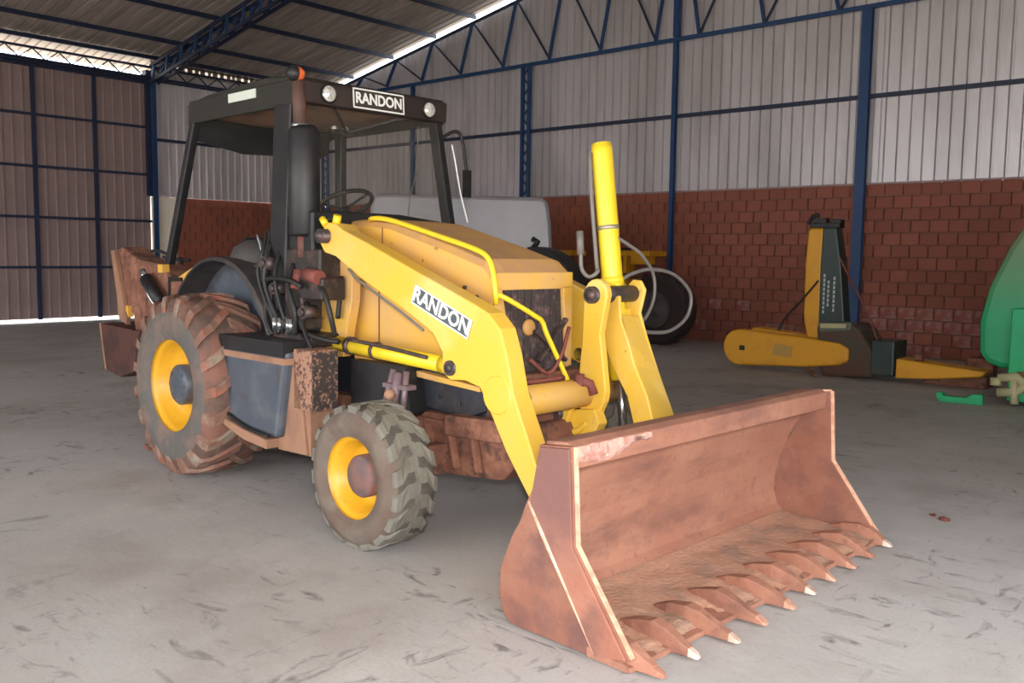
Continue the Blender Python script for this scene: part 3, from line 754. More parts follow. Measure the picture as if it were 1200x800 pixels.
gh.tube(curve([(2.70, .50, 1.45), (2.72, .60, 1.495), (2.72, .80, 1.52), (2.72, 1.047, 1.484), (2.72, 1.24, 1.36), (2.72, 1.21, 1.21), (2.72, 1.02, 1.125), (2.72, .80, 1.125), (2.74, .66, 1.15)], 8), .012, 8)
gh.build('ram_hose', GHOSE, tcy)
# lift cylinder under the right arm
for s, y in ((-1, -.54), (1, .54)):
    lc = MB(); lc.tube([(1.28, y, 1.028), (2.30, y, .985)], .046, 20).tube([(2.28, y, .985), (2.41, y, .982)], .052, 16)
    l_ = lc.build('lift_cylinder', YCYL, P)
    q = MB(); q.tube([(1.02, y, 1.045), (1.28, y, 1.028)], .024, 14); q.build('piston_rod', CHROME, l_)
    q = MB(); q.tube([(1.40, y, 1.024), (1.44, y, 1.022)], .056, 18).tube([(1.66, y, 1.013), (1.685, y, 1.012)], .054, 18).tube(curve([(1.45, y + s * .05, 1.07), (1.9, y + s * .055, 1.045), (2.2, y + s * .05, 1.02)]), .012, 8)
    q.build('clamp_band', PINM, l_)
    q = MB(); q.cyl((2.41, y + s * .075, .982), (2.41, y - s * .06, .982), .042, 20).lathe([(.001, s * .008), (.022, s * .006), (.024, 0)], (2.41, y + s * .078, .982), 'y', 14); q.build('lift_pin', PINM, l_)

# loader towers behind the arms
tw = MB()
for s in (-1, 1):
    tw.prism([(.98, .90), (1.22, .93), (1.32, 1.3), (1.34, 1.72), (1.26, 1.78), (1.16, 1.72), (1.04, 1.45), (.95, 1.4)], s * .43 - .035, s * .43 + .035)
tw.build('loader_tower', YELD, P, bevel=.006)

# ---- bucket
bk = MB()
BW = 1.147
side = [(3.584, .823), (3.759, .839), (3.783, .435), (4.068, .051), (4.02, .018), (3.9, .010), (3.43, .012), (3.385, .05), (3.362, .12), (3.362, .24), (3.43, .40), (3.537, .57)]
bk.cur = 1
for s in (-1, 1): bk.prism(side, s * BW - .014, s * BW + .014)
bk.cur = 0
inner = [(3.66, .83), (3.63, .74), (3.575, .66), (3.515, .54), (3.465, .42), (3.435, .30), (3.43, .20), (3.455, .12), (3.51, .07), (3.60, .045), (3.80, .038), (4.03, .03)]
bk.sweep(inner, -BW + .01, BW - .01, -.028)
bko = bk.build('bucket', [RUSTIN, RUST], P, bevel=.004, keep=True)
tb = MB(); tb.prism([(3.59, .79), (3.60, .838), (3.70, .846), (3.742, .83), (3.735, .735), (3.70, .72), (3.62, .71)], -BW + .012, BW - .012); tb.build('top_beam', RUSTIN, bko, bevel=.006)
cp = MB()
for s in (-1, 1): cp.prism([(3.595, .815), (3.752, .830), (3.776, .43), (4.055, .052), (3.905, .022), (3.545, .57)], s * (BW + .013), s * (BW + .026))
cp.build('side_cutter_plate', STAINED, bko, bevel=.003)
wd = MB()
for s in (-1, 1):
    wd.tube([(3.537, s * (BW + .02), .575), (3.62, s * (BW + .022), .45), (3.90, s * (BW + .02), .03)], [.010, .012, .006], 8)
wd.build('weld_bead', LITEDGE, bko)
we = MB()
for s in (-1, 1):
    for a, b in (((3.759, .838), (3.783, .436)), ((3.783, .436), (4.068, .055))):
        we.bar((a[0] + .002, s * BW, a[1]), (b[0] + .002, s * BW, b[1]), .030, .010, (0, 1, 0))
we.bar((3.584, BW, .826), (3.757, BW, .842), .03, .008)
we.build('pale_worn_edge', LITEDGE, bko)  # worn plate edges, the light on them painted as a paler strip
wpatch = MB(); nn = 15; v = []
for k in range(nn):
    t = k / (nn - 1); y = -1.12 + .52 * t; hgt = .065 * math.sin(PI * min(1, t * 1.15 + .12)) ** .5 if t < .87 else .02
    for z, dx in ((.828, .0), (.80, .012), (.828 - hgt * .9 - .01, .008), (.828 - hgt - .018, -.004)): v.append((3.742 + dx + random.uniform(-.002, .002), y, z + random.uniform(-.004, .004)))
wpatch.add(v, [(k * 4 + j, k * 4 + j + 1, k * 4 + j + 5, k * 4 + j + 4) for k in range(nn - 1) for j in range(3)], True)
wpatch.build('worn_patch', mat('scraped_pale_metal', lin(196, 156, 142), .5, .1, [(lin(168, 112, 100), 16, .45, .62, .9), (lin(222, 200, 190), 34, .6, .7, .8)], .3, 40), bko)
soil = MB(); gx, gy = 22, 90; v = []
from mathutils import noise as MN
for i in range(gx + 1):
    for j_ in range(gy + 1):
        t = i / gx; x = 3.50 + .575 * t; y = -1.12 + 2.24 * j_ / gy
        n_ = MN.fractal(Vector((x * 6, y * 5, 1.3)), 1.0, 2.0, 5) + .4 * MN.noise(Vector((x * 28, y * 28, 4)))
        z = (.078 - .035 * t if t < .9 else .046) + .022 * n_ * (t * .9 + .1) - (.012 if t > .95 else 0) + max(0, .07 * (.14 - t))
        v.append((x + .012 * n_ * t, y, z))
soil.add(v, [(i * (gy + 1) + j_, i * (gy + 1) + j_ + 1, (i + 1) * (gy + 1) + j_ + 1, (i + 1) * (gy + 1) + j_) for i in range(gx) for j_ in range(gy)], True)
tag(soil.build('dried_soil', mat('dried_soil', lin(178, 136, 112), .95, 0, [(lin(150, 122, 106), 4, .42, .6, .9), (lin(190, 138, 112), 9, .5, .68, .8), (lin(214, 196, 184), 55, .7, .76, .7)], .5, 40), bko), kind='stuff')
ce_ = MB(); ce_.prism([(3.86, .048), (4.075, .028), (4.085, .012), (4.06, .004), (3.86, .006)], -BW - .02, BW + .02)
ce_.build('cutting_edge', RUSTIN, bko, bevel=.003)
tips = [4.20, 4.20, 4.235, 4.222, 4.22, 4.20, 4.188, 4.178, 4.172, 4.165]
for i in range(10):
    y = -1.112 + i * (2.224 / 9) if i < 9 else 1.125
    tx = tips[i]; j = random.uniform(-.015, .015)
    t_ = MB()
    def sec(x, hw_, z0, z1):
        o = y + (x - 3.9) * j * 2; r_ = lambda: random.uniform(-.004, .004)
        return [(x, o - hw_, z0), (x, o + hw_, z0), (x, o + hw_ * .8 + r_(), z1 + r_()), (x, o - hw_ * .8 + r_(), z1 + r_())]
    L_ = tx - 4.03
    S = [sec(3.80, .018, .050, .060), sec(3.88, .036, .040, .092), sec(3.98, .040, .02, .112), sec(4.04, .036, .010, .098), sec(4.03 + L_ * .4, .028, .012, .074), sec(tx - .045, .023, .014, .046)]
    vs = [p for s_ in S for p in s_]; K = len(S)
    fs = [(0, 3, 2, 1)] + [(k * 4 + a, k * 4 + (a + 1) % 4, k * 4 + 4 + (a + 1) % 4, k * 4 + 4 + a) for k in range(K - 1) for a in range(4)] + [(K * 4 - 4, K * 4 - 3, K * 4 - 2, K * 4 - 1)]
    t_.cur = 0; t_.add(vs, fs, False)
    t_.cur = 1
    S = [sec(tx - .048, .024, .013, .048), sec(tx - .015, .020, .012, .032), sec(tx, .012, .012, .022)]
    vs = [p for s_ in S for p in s_]
    fs = [(0, 3, 2, 1)] + [(k * 4 + a, k * 4 + (a + 1) % 4, k * 4 + 4 + (a + 1) % 4, k * 4 + 4 + a) for k in range(2) for a in range(4)] + [(8, 9, 10, 11)]
    t_.add(vs, fs, False)
    t_.build('bucket_tooth', [RUSTIN, TIP if i in (1, 2, 5, 9) else RUSTIN if i in (0, 8) else TIPD], bko, bevel=.008)
hg = MB()
for y in (-.62, -.46, .46, .62): hg.prism([(3.44, .45), (3.37, .34), (3.28, .26), (3.27, .12), (3.36, .09), (3.40, .12), (3.40, .30)], y - .012, y + .012)
for y in (.36, .44): hg.prism([(3.45, .52), (3.2, .50), (2.85, .50), (2.80, .42), (2.88, .36), (3.39, .34)], y - .012, y + .012)
hg.build('hinge_bracket', RUST, bko, bevel=.004)

# ---- cab / canopy
cn = MB()
cn.cur = 1
cn.box(-.48, .95, -.63, -.60, 2.535, 2.70); cn.box(-.48, .95, .60, .63, 2.535, 2.68)
cn.box(-.50, -.47, -.63, .63, 2.52, 2.68)
cn.cur = 0
cn.prism([(.93, 2.545), (.975, 2.555), (.985, 2.69), (.95, 2.705)], -.635, .635)
cn.cur = 1
cn.prism([(-.50, 2.66), (.96, 2.69), (.95, 2.715), (.6, 2.745), (-.2, 2.72), (-.50, 2.68)], -.625, .625)
can = cn.build('canopy', [BLACKB, OLIVE], P, bevel=.01)
ln = MB(); v = []
xs = [-.46 + i * .1392 for i in range(11)]; ys = [-.6 + i * .12 for i in range(11)]
for x in xs:
    for y in ys: v.append((x, y, 2.60 - .075 * (1 - (y / .6) ** 2) * (1 - ((x - .23) / .72) ** 2) ** .5 if abs((x - .23) / .72) < 1 else 2.6))
ln.add(v, [(i * 11 + j, i * 11 + j + 1, i * 11 + j + 12, i * 11 + j + 11) for i in range(10) for j in range(10)], True)
ln.build('headliner', LINER, can)
rv = MB(); rv.prism([(-.585, 2.53), (.585, 2.53), (.585, 2.40), (.3, 2.37), (-.2, 2.35), (-.585, 2.42)], -.47, -.46, 'yz'); rv.build('rear_valance', BLACK, can)
ws = MB(); ws.box(.12, .48, -.638, -.63, 2.625, 2.685); ws.build('white_reflector', mat('white_reflective_strip', lin(206, 212, 200), .3), can)
tx = MB(); tx.box(-.21, .21, -.055, .055, -.002, .001)
mws = Matrix.Translation((.986, .01, 2.628)) @ Matrix.Rotation(PI / 2, 4, 'Z') @ Matrix.Rotation(PI / 2 - .07, 4, 'X')
o = tx.build('sign_plate', PLATE, can); o.matrix_local = mws
fr = MB()
for y in (-.062, .062): fr.box(-.215, .215, y - .005, y + .005, 0, .003)
for x in (-.212, .212): fr.box(x - .005, x + .005, -.065, .065, 0, .003)
o = fr.build('sign_border', WHITE, can, keep=True); o.matrix_local = mws
text_mesh('RANDON', .10, 'sign_lettering', WHITE, can, mws @ Matrix.Translation((0, 0, .003)), .001, .03, .90)
for y in (-.40, .455):
    l_ = MB(); l_.lathe([(.058, -.02), (.064, .012), (.056, .02), (.05, .012)], (.985, y, 2.625), 'x', 24); lo_ = l_.build('work_lamp', BLACK, can)
    q = MB(); q.lathe([(.053, .010), (.04, .02), (.001, .026)], (.985, y, 2.625), 'x', 24); q.build('lamp_lens', LENS, lo_)
for s, yy in ((-1, -.665),):
    q = MB(); q.lathe([(.001, -.06), (.03, -.055), (.048, -.03), (.048, 0)], (1.0, -.655, 2.715), 'y', 16); q.build('turn_lamp_housing', BLACK, can)
    q = MB(); q.lathe([(.048, 0), (.044, .03), (.026, .055), (.001, .06)], (1.0, -.655, 2.715), 'y', 16); q.build('turn_lamp_lens', ORANGE, can)
for y in (-.05, .04):
    q = MB(); q.lathe([(.001, .02), (.018, .018), (.02, 0), (.015, -.02)], (.55, y, 2.48), 'x', 12); q.build('interior_lamp', LENS, can)
ip = MB(); ip.bar((.9, -.3, 2.56), (.6, .02, 2.45), .015).bar((.9, .3, 2.56), (.6, .02, 2.45), .015).bar((.6, -.1, 2.45), (.6, .1, 2.45), .03); ip.build('interior_bracket', BLACK, can)
# posts
for nm, a, b, wd_ in (('rear_post', (-.44, -.60, 2.55), (-.90, -.60, 1.50), .07), ('front_post', (.80, -.60, 2.56), (.70, -.60, 1.35), .20), ('front_post', (.90, .585, 2.56), (1.10, .585, 1.62), .09), ('rear_post', (-.30, .60, 2.56), (-.30, .60, 1.3), .09)):
    q = MB(); q.bar(a, b, wd_, .06, (0, 1, 0)); q.build(nm, BLACK, P, bevel=.01)
q = MB(); q.bar((.93, -.56, 2.55), (.93, -.56, 1.45), .03, .03); q.build('door_hinge_post', BLACKB, P)
gl = MB(); gl.add([(.95, -.55, 2.54), (.96, .56, 2.54), (1.10, .54, 1.82), (1.06, -.55, 1.82)], [(0, 1, 2, 3)]); gl.build('windscreen', GLASS, P)
mi = MB(); mi.tube(curve([(.95, .60, 2.44), (.98, .72, 2.50), (1.0, .77, 2.44), (1.04, .78, 2.2)]), .013, 8).box(1.03, 1.05, .75, .82, 2.02, 2.22); mi.build('mirror_arm', BLACK, P)
wi = MB(); wi.tube(curve([(.985, .68, 2.40), (1.0, .70, 2.28), (1.05, .71, 2.05), (1.12, .72, 1.83)]), .006, 6); wi.build('mirror_stay', WHITE, P)
wp = MB(); wp.tube(curve([(.98, .36, 2.5), (1.0, .33, 2.2), (1.03, .25, 2.0), (1.07, .2, 1.86)]), .004, 6); wp.build('wiper_cable', GHOSE, P)
# dash and steering
da = MB(); da.prism([(-.62, 1.60), (-.62, 1.86), (-.4, 1.868), (.1, 1.862), (.45, 1.828), (.6, 1.80), (.6, 1.60)], .98, 1.12, 'yz')
da.box(.80, 1.0, -.60, .55, 1.3, 1.80)
da.build('dashboard', BLACK, P, bevel=.015)
sw = MB(); c0 = Vector((.60, .0, 1.94)); tl = Matrix.Rotation(math.radians(-28), 3, 'Y')
ringp = [c0 + tl @ Vector((.2 * math.cos(a), .2 * math.sin(a), 0)) for a in [2 * PI * k / 32 for k in range(33)]]
sw.tube(ringp, .016, 8, caps=False)
for a in (0.5, 2.6, 4.7): sw.bar(c0 + Vector((0, 0, -.03)), c0 + tl @ Vector((.2 * math.cos(a), .2 * math.sin(a), 0)), .022, .012)
sw.tube([c0 + Vector((0, 0, -.02)), (.75, 0, 1.6)], .03, 12)
sw.build('steering_wheel', BLACK, P)
se = MB(); se.prism([(-.35, 1.18), (.12, 1.22), (.12, 1.30), (-.2, 1.32), (-.3, 1.68), (-.40, 1.72), (-.45, 1.66)], -.26, .26)
se.build('seat', BLACK, P, bevel=.05)
qq = MB(); qq.lathe([(.001, .13), (.08, .12), (.17, .07), (.20, .0), (.2, -.1)], (-.02, -.34, 1.56), 'z', 24); qq.build('round_cover', mat('dusty_dark_rubber', lin(66, 62, 60), .7), P)
lvx = MB()
lvx.tube(curve([(.30, .1, 1.45), (.27, .1, 1.70), (.24, .1, 1.83)]), .012, 8).tube([(.24, .1, 1.83), (.24, .1, 1.90)], .022, 10)
lvx.tube(curve([(-.9, -.5, 1.50), (-1.25, -.5, 1.585), (-1.45, -.5, 1.59)]), .014, 8).tube([(-.85, -.46, 1.52), (-1.4, -.42, 1.54)], .014, 8)
lvx.build('control_lever', BLACK, P)
# floor / body of the cab
fb = MB(); fb.box(-.55, .95, -.45, .5, .95, 1.18); fb.box(-.9, .1, .3, .6, 1.1, 1.5)
fb.prism([(.18, 1.20), (.18, 1.50), (.35, 1.52), (.62, 1.45), (.74, 1.10), (.60, 1.06), (.3, 1.1)], -.50, -.44)
fb.build('cab_body', GREYB, P, bevel=.01)
ed = MB(); ed.tube(curve([(.30, -.53, 1.72), (.36, -.53, 1.60), (.42, -.53, 1.46), (.47, -.52, 1.38)]), .010, 8); ed.build('panel_edge', CHROME, P)
# rear fenders
fe = MB(); 
for s in (-1, 1):
    v = []; n = 14
    for k in range(n):
        a = math.radians(20 + 130 * k / (n - 1)); 
        for R_, y in ((.80, s * .66), (.82, s * .64), (.82, s * .40), (.74, s * .40)): v.append((-.10 + 1.02 * R_ * math.cos(a), y, .64 + 1.0 * R_ * math.sin(a) * 1.12))
    fe.add(v, [(k * 4 + j, k * 4 + j + 1, k * 4 + j + 5, k * 4 + j + 4) for k in range(n - 1) for j in range(3)], False)
for s in (-1, 1):
    fp = MB(); fp.prism([(-.15 + .84 * math.cos(math.radians(a)), .64 + .92 * math.sin(math.radians(a))) for a in range(14, 168, 11)], s * .415, s * .40); fp.build('fender_panel', GREYB, P)
o = fe.build('rear_fender', mat('dusty_black_fender', lin(54, 52, 53), .7, 0, [(lin(84, 72, 68), 4, .45, .65, .7)]), P); s_ = o.modifiers.new('t', 'SOLIDIFY'); s_.thickness = .012
# front-right post foot, console lumps
co = MB(); co.box(.52, .86, -.60, -.42, 1.38, 1.72).prism([(.45, 1.60), (.62, 1.78), (.70, 1.70), (.66, 1.2), (.5, 1.15)], -.60, -.55)
co.build('control_console', mat('dark_console', lin(50, 52, 54), .55, 0, [(lin(92, 88, 84), 6, .5, .65, .7)]), P, bevel=.02)

# ---- exhaust
ex = MB()
ex.tube([(.985, -.59, 1.70), (.985, -.59, 1.72), (.985, -.59, 2.36), (.985, -.59, 2.40)], [.088, .1, .1, .075], 28)
ex.build('exhaust_muffler', BLACK, P)
e2 = MB(); e2.tube([(.985, -.615, 2.39), (.985, -.63, 2.68)], .042, 18).tube([(.985, -.59, 1.56), (.985, -.59, 1.71)], .045, 18); e2.build('exhaust_pipe', mat('brown_burnt_pipe', lin(82, 58, 50), .7, 0, [(lin(124, 70, 62), 5, .5, .6, .9)]), P)
e3 = MB(); e3.tube([(.985, -.61, 2.385), (.985, -.61, 2.41)], .06, 20); e3.build('exhaust_collar', CHROME, P)
sl = MB()
for k in range(3): sl.box(1.0, 1.03, -.54 + k * .05, -.52 + k * .05, 1.74, 2.2)
# ---- hydraulics between tower and console
vb_ = MB()
vb_.box(.78, 1.20, -.62, -.40, 1.42, 1.62).box(.85, 1.05, -.66, -.5, 1.10, 1.42).box(1.0, 1.28, -.66, -.48, 1.30, 1.44).box(.72, 1.18, -.68, -.45, 1.00, 1.08)
vb_.build('valve_block', mat('oily_valve_block', lin(42, 36, 34), .5, 0, [(lin(84, 60, 54), 12, .48, .64, .8), (lin(28, 34, 32), 9, .55, .65, .8)]), P, bevel=.012)
rx = MB(); rx.tube([(.99, -.63, 1.48), (.99, -.66, 1.36)], .04, 12).tube([(1.12, -.66, 1.46), (1.26, -.66, 1.44)], .045, 12); rx.build('red_fitting', REDOX, P)
for pts in ([(.62, -.66, 1.34), (.72, -.70, 1.42), (1.0, -.72, 1.42), (1.12, -.70, 1.38)], [(.62, -.66, 1.3), (.66, -.68, 1.15), (.74, -.68, 1.05)], [(.70, -.66, 1.4), (.76, -.70, 1.2), (.82, -.68, 1.06)],
            [(1.15, -.62, 1.40), (1.30, -.66, 1.36), (1.37, -.66, 1.22), (1.36, -.62, 1.08)], [(1.0, -.66, 1.24), (1.12, -.68, 1.10), (1.30, -.66, 1.06), (1.40, -.62, 1.05)], [(1.26, -.5, 1.45), (1.24, -.5, 1.30), (1.22, -.5, 1.18)],
            [(.58, -.6, 1.75), (.60, -.64, 1.55), (.66, -.66, 1.35), (.80, -.68, 1.15)], [(.52, -.6, 1.62), (.55, -.64, 1.45), (.70, -.68, 1.25), (.78, -.68, 1.10)],
            [(1.05, -.5, 1.72), (1.14, -.52, 1.80), (1.24, -.5, 1.80), (1.32, -.47, 1.66)]):
    q = MB(); q.tube(curve(pts), .017, 8); q.build('hydraulic_hose', RUBBER, P)
for k, (x, z) in enumerate(((.58, 1.72), (.63, 1.66), (.74, 1.60), (.90, 1.52), (1.06, 1.28))):
    q = MB(); q.tube(curve([(x, -.62, z), (x + .05, -.69, z - .14), (x + .02 + .04 * k, -.70, z - .30), (.80 + .07 * k, -.68, 1.07)]), .014 + .003 * (k % 2), 8); q.build('hydraulic_hose', RUBBER, P)
for x, z, r_ in ((.66, 1.52, .05), (.78, 1.36, .04), (1.12, 1.22, .045), (.92, 1.14, .04)):
    q = MB(); q.tube([(x, -.60, z), (x, -.70, z)], r_, 12).tube([(x, -.70, z), (x, -.72, z)], r_ * .6, 8); q.build('valve_cap', PINM, P)
for i, (x, y) in enumerate(((.80, -.70), (.86, -.70), (.96, -.70), (.99, -.70))):
    q = MB(); q.tube([(x, y, 1.08), (x, y, 1.17)], .02, 10); q.build('hose_fitting', CHROME, P)

# ---- tank, step, battery box, skirt
tk = MB()
sect = [(.47, .52), (.52, .46), (.75, .43), (1.05, .44), (1.25, .47), (1.30, .60), (1.33, 1.00), (.47, .98)]
tk.prism([(.34, .98), (.36, .62), (.46, .50), (.70, .44), (1.06, .42), (1.18, .98)], -.86, -.50)
tank = tk.build('fuel_tank', GREYB, P, bevel=.03)
tt = MB(); tt.box(.34, 1.18, -.87, -.62, .90, .94); tt.build('tank_ledge', SKIRT, tank)
tp = MB(); tp.box(.36, 1.16, -.865, -.55, .945, 1.04); tp.build('tank_top', BLACK, tank)
tf = MB(); tf.tube(curve([(.35, -.872, .96), (.37, -.875, .66), (.47, -.875, .52), (.70, -.875, .455), (1.0, -.875, .43)]), .012, 8); tf.build('tank_strap', BLACK, tank)
tg = MB(); tg.prism([(.36, .50), (.70, .44), (1.0, .41), (1.0, .35), (.72, .37), (.40, .45)], -.90, -.60); tg.build('step_rail', SKIRT, tank, bevel=.01)
sk = MB(); sk.prism([(1.08, .98), (1.17, .98), (1.26, .64), (1.31, .345), (.98, .335), (1.02, .6)], -.80, -.76); sk.build('skirt_plate', SKIRT, P, bevel=.006)
bb = MB(); bb.box(1.17, 1.36, -.80, -.60, .62, 1.0); bb.build('battery_box', SPECK, P, bevel=.008)
bc = MB(); bc.box(1.36, 1.375, -.79, -.61, .63, .99); bc.build('battery_box_grille', SPECKB, P)
bt = MB(); bt.box(1.15, 1.33, -.78, -.5, .34, .62); bt.build('battery_box_foot', SKIRT, P)
q = MB(); q.prism([(1.36, .45), (1.36, .93), (1.9, .93), (1.95, .66), (1.7, .5)], -.5, -.36); q.build('engine_side_cover', BLACK, P)

# ---- backhoe at the rear, folded
bh = MB()
bh.box(-1.0, -.86, -.8, .8, .55, .85); bh.box(-1.12, -.9, -.5, .5, .7, 1.35)
rear = bh.build('backhoe_frame', BROWN, P, bevel=.015)
dp = MB()
dp.prism([(-2.39, 1.586), (-2.24, 1.625), (-2.05, 1.558), (-1.84, 1.508), (-1.55, 1.49), (-1.20, 1.34), (-1.28, 1.18), (-1.5, .95), (-1.75, .60), (-1.95, .62), (-1.99, .84), (-2.03, 1.03), (-2.14, 1.05), (-2.20, 1.2)], -.42, -.18)
dp.build('dipper_boom', BROWN, rear, bevel=.02)
de = MB(); de.prism([(-2.38, 1.586), (-2.30, 1.594), (-2.16, 1.213), (-2.12, 1.07), (-2.06, 1.0), (-2.08, .93), (-2.24, .98), (-2.27, 1.20)], -.46, -.425); de.build('bare_edge_plate', SKIRT, rear)
dc = MB(); dc.tube([(-1.56, -.50, 1.36), (-1.30, -.50, 1.15)], .055, 18); dco = dc.build('dipper_cylinder', BLACK, rear)
dd = MB(); dd.tube([(-1.63, -.50, 1.42), (-1.56, -.50, 1.36)], .03, 12).tube([(-1.55, -.558, 1.345), (-1.31, -.558, 1.155)], .010, 8).tube([(-1.30, -.50, 1.15), (-1.26, -.50, 1.11)], .03, 12); dd.build('chrome_piston_rod', CHROME, dco)
yy_ = MB(); yy_.box(-1.47, -1.38, -.44, -.38, 1.41, 1.48).box(-2.11, -2.06, -.45, -.40, 1.0, 1.10).prism([(-1.16, 1.36), (-.80, 1.48), (-.80, 1.42), (-1.0, 1.35)], -.44, -.3)
yy_.build('yellow_bracket', YELD, rear)
xb = MB(); xb.box(-1.24, -1.02, -.46, -.1, 1.10, 1.38); xb.build('valve_cover', BLACK, rear)
hbk = MB()
BP = [(-2.51, .92), (-2.41, .50), (-2.1, .46), (-1.80, .54), (-1.68, .90)]
hbk.prism(BP, -.52, -.50); hbk.prism(BP, .10, .12); hbk.sweep(BP, -.5, .1, .02)
hb_ = hbk.build('rear_bucket', mat('dark_red_rust', lin(84, 50, 42), .85, 0, [(lin(60, 38, 34), 5, .45, .6, .8)]), P, bevel=.008)
q = MB(); q.bar((-2.51, -.51, .92), (-2.41, -.51, .50), .03, .03, (0, 1, 0)); q.build('pale_worn_edge', SKIRT, hb_)
q = MB()
for s in (-1, 1): q.box(-1.02, -.88, s * .62 - .06, s * .62 + .06, .03, 1.0).box(-1.1, -.8, s * .62 - .14, s * .62 + .14, 0.0, .04)
q.build('stabiliser_leg', BROWN, P, bevel=.008)

# ================================================================== background machines
# pale grey vehicle body behind the loader
vb0 = empty('vehicle_body', (-10.15, 10.35, 0), math.radians(41), label='pale grey glossy vehicle body with rounded corners parked behind the loader', cat='vehicle')
q = MB(); q.prism([(-1.42, .5), (-1.44, 2.2), (-1.40, 2.46), (-1.30, 2.53), (1.28, 2.50), (1.37, 2.42), (1.42, 2.1), (1.46, 1.5), (1.44, .5)], 0, 1.9)
q.build('body_shell', SILVER, vb0, bevel=.07)
q = MB(); q.box(-1.3, 1.3, .06, 1.84, .3, .52); q.build('underbody', BLACK, vb0)
for x in (-1.25, 1.0):
    for y in (.5,):
        q = MB(); q.lathe([(.001, -.02), (.2, -.02), (.22, 0), (.36, 0), (.38, .03), (.38, .2), (.36, .22), (.001, .22)], (x, y + .4, .38), 'x', 28); q.build('wheel', TYRE_W, vb0)
# yellow tractor by the gable wall
tr = empty('old_tractor', (-10.4, 14.3, 0), 0, label='dusty yellow and black tractor by the brick wall behind the upright cylinder', cat='tractor')
q = MB(); q.lathe([(.34, -.04), (.36, .0), (.55, -.02), (.63, .03), (.65, .12), (.65, .32), (.63, .40), (.36, .42)], (1.42, -.1, .65), 'y', 40)
for k in range(22):
    a = 2 * PI * k / 22; q.bar((1.42 + .66 * math.cos(a), -.06, .65 + .66 * math.sin(a)), (1.42 + .66 * math.cos(a + .15), .15, .65 + .66 * math.sin(a + .15)), .05, .05)
BGT = mat('dark_dusty_tyre', lin(56, 46, 44), .9)
q.build('rear_tyre', BGT, tr)
q = MB(); q.lathe([(.36, .02), (.30, .08), (.12, .10), (.10, .02), (.001, .02)], (1.42, -.1, .65), 'y', 28); q.build('rear_rim', mat('dusty_grey_rim', lin(88, 82, 80), .7), tr)
q = MB(); q.lathe([(.001, .0), (.25, .0), (.36, -.02), (.44, .03), (.45, .2), (.001, .22)], (-1.15, -.1, .45), 'y', 32); q.build('front_tyre', BGT, tr)
q = MB(); q.box(-1.7, .7, .12, .72, .55, .85).prism([(-1.85, .80), (-1.85, 1.22), (-1.5, 1.34), (.1, 1.50), (.25, 1.50), (.25, .85)], .14, .70)
q.build('engine_hood', mat('faded_brown_yellow', lin(132, 84, 44), .7, 0, [(lin(96, 58, 42), 3, .42, .6, .8)]), tr, bevel=.03)
q = MB(); q.box(.2, 1.0, .1, .75, .7, 1.2).box(.55, .95, .2, .6, 1.2, 1.30); q.build('gearbox', BROWN, tr, bevel=.03)
q = MB()
q.prism([(.60, 1.60), (1.27, 1.60), (1.27, 1.70), (.62, 1.70)], -.1, .5)
q.prism([(-.92, 1.60), (-.52, 1.60), (-.52, 1.70), (-.92, 1.70)], -.1, .4)
q.box(.62, .70, .0, .3, 1.28, 1.64).box(.80, 1.15, -.02, .3, 1.45, 1.62).box(.55, .72, .0, .2, .95, 1.2); q.build('yellow_fender_bar', OCHRE, tr, bevel=.015)
q = MB(); q.tube([(.45, .45, 1.3), (.30, .45, 1.72)], .03, 10).tube([(.30 + .18 * math.cos(a), .45 + .18 * math.sin(a), 1.74) for a in [2 * PI * k / 20 for k in range(21)]], .016, 6, caps=False); q.build('steering_wheel', BLACK, tr)

# rusty wheel under a black curved guard, just behind the loader's nose
gw_ = empty('guarded_wheel', (-8.80, 10.4, 0), 0, label='rusty wheel under a black curved mudguard beside the pale grey vehicle', cat='wheel')
q = MB(); q.lathe([(.001, .02), (.28, .02), (.34, -.02), (.60, -.03), (.72, .02), (.74, .08), (.72, .15), (.60, .18), (.001, .16)], (.1, 0, .75), 'y', 40); q.build('worn_tyre', BROWN, gw_)
q = MB(); v = []; n = 14
for k in range(n):
    a = math.radians(8 + 88 * k / (n - 1))
    for R_, y in ((.82, -.07), (.92, -.07), (.92, .22), (.82, .22)): v.append((.13 + R_ * math.cos(a), y, .80 + R_ * math.sin(a)))
q.add(v, [(k * 4 + j, k * 4 + (j + 1) % 4, k * 4 + 4 + (j + 1) % 4, k * 4 + 4 + j) for k in range(n - 1) for j in range(4)] + [(0, 1, 2, 3), tuple((n - 1) * 4 + j for j in (3, 2, 1, 0))], False)
q.build('mudguard', BLACK, gw_, bevel=.01)
q = MB(); q.tube([(.06, .05, 1.70), (.14, .05, 1.80), (.05, .05, 1.83)], .045, 12); q.build('guard_stub', BLACK, gw_)
q = MB(); q.box(.95, 1.02, .04, .12, 0, .95).box(.1, 1.0, .06, .12, .70, .78); q.build('stand', BLACK, gw_)

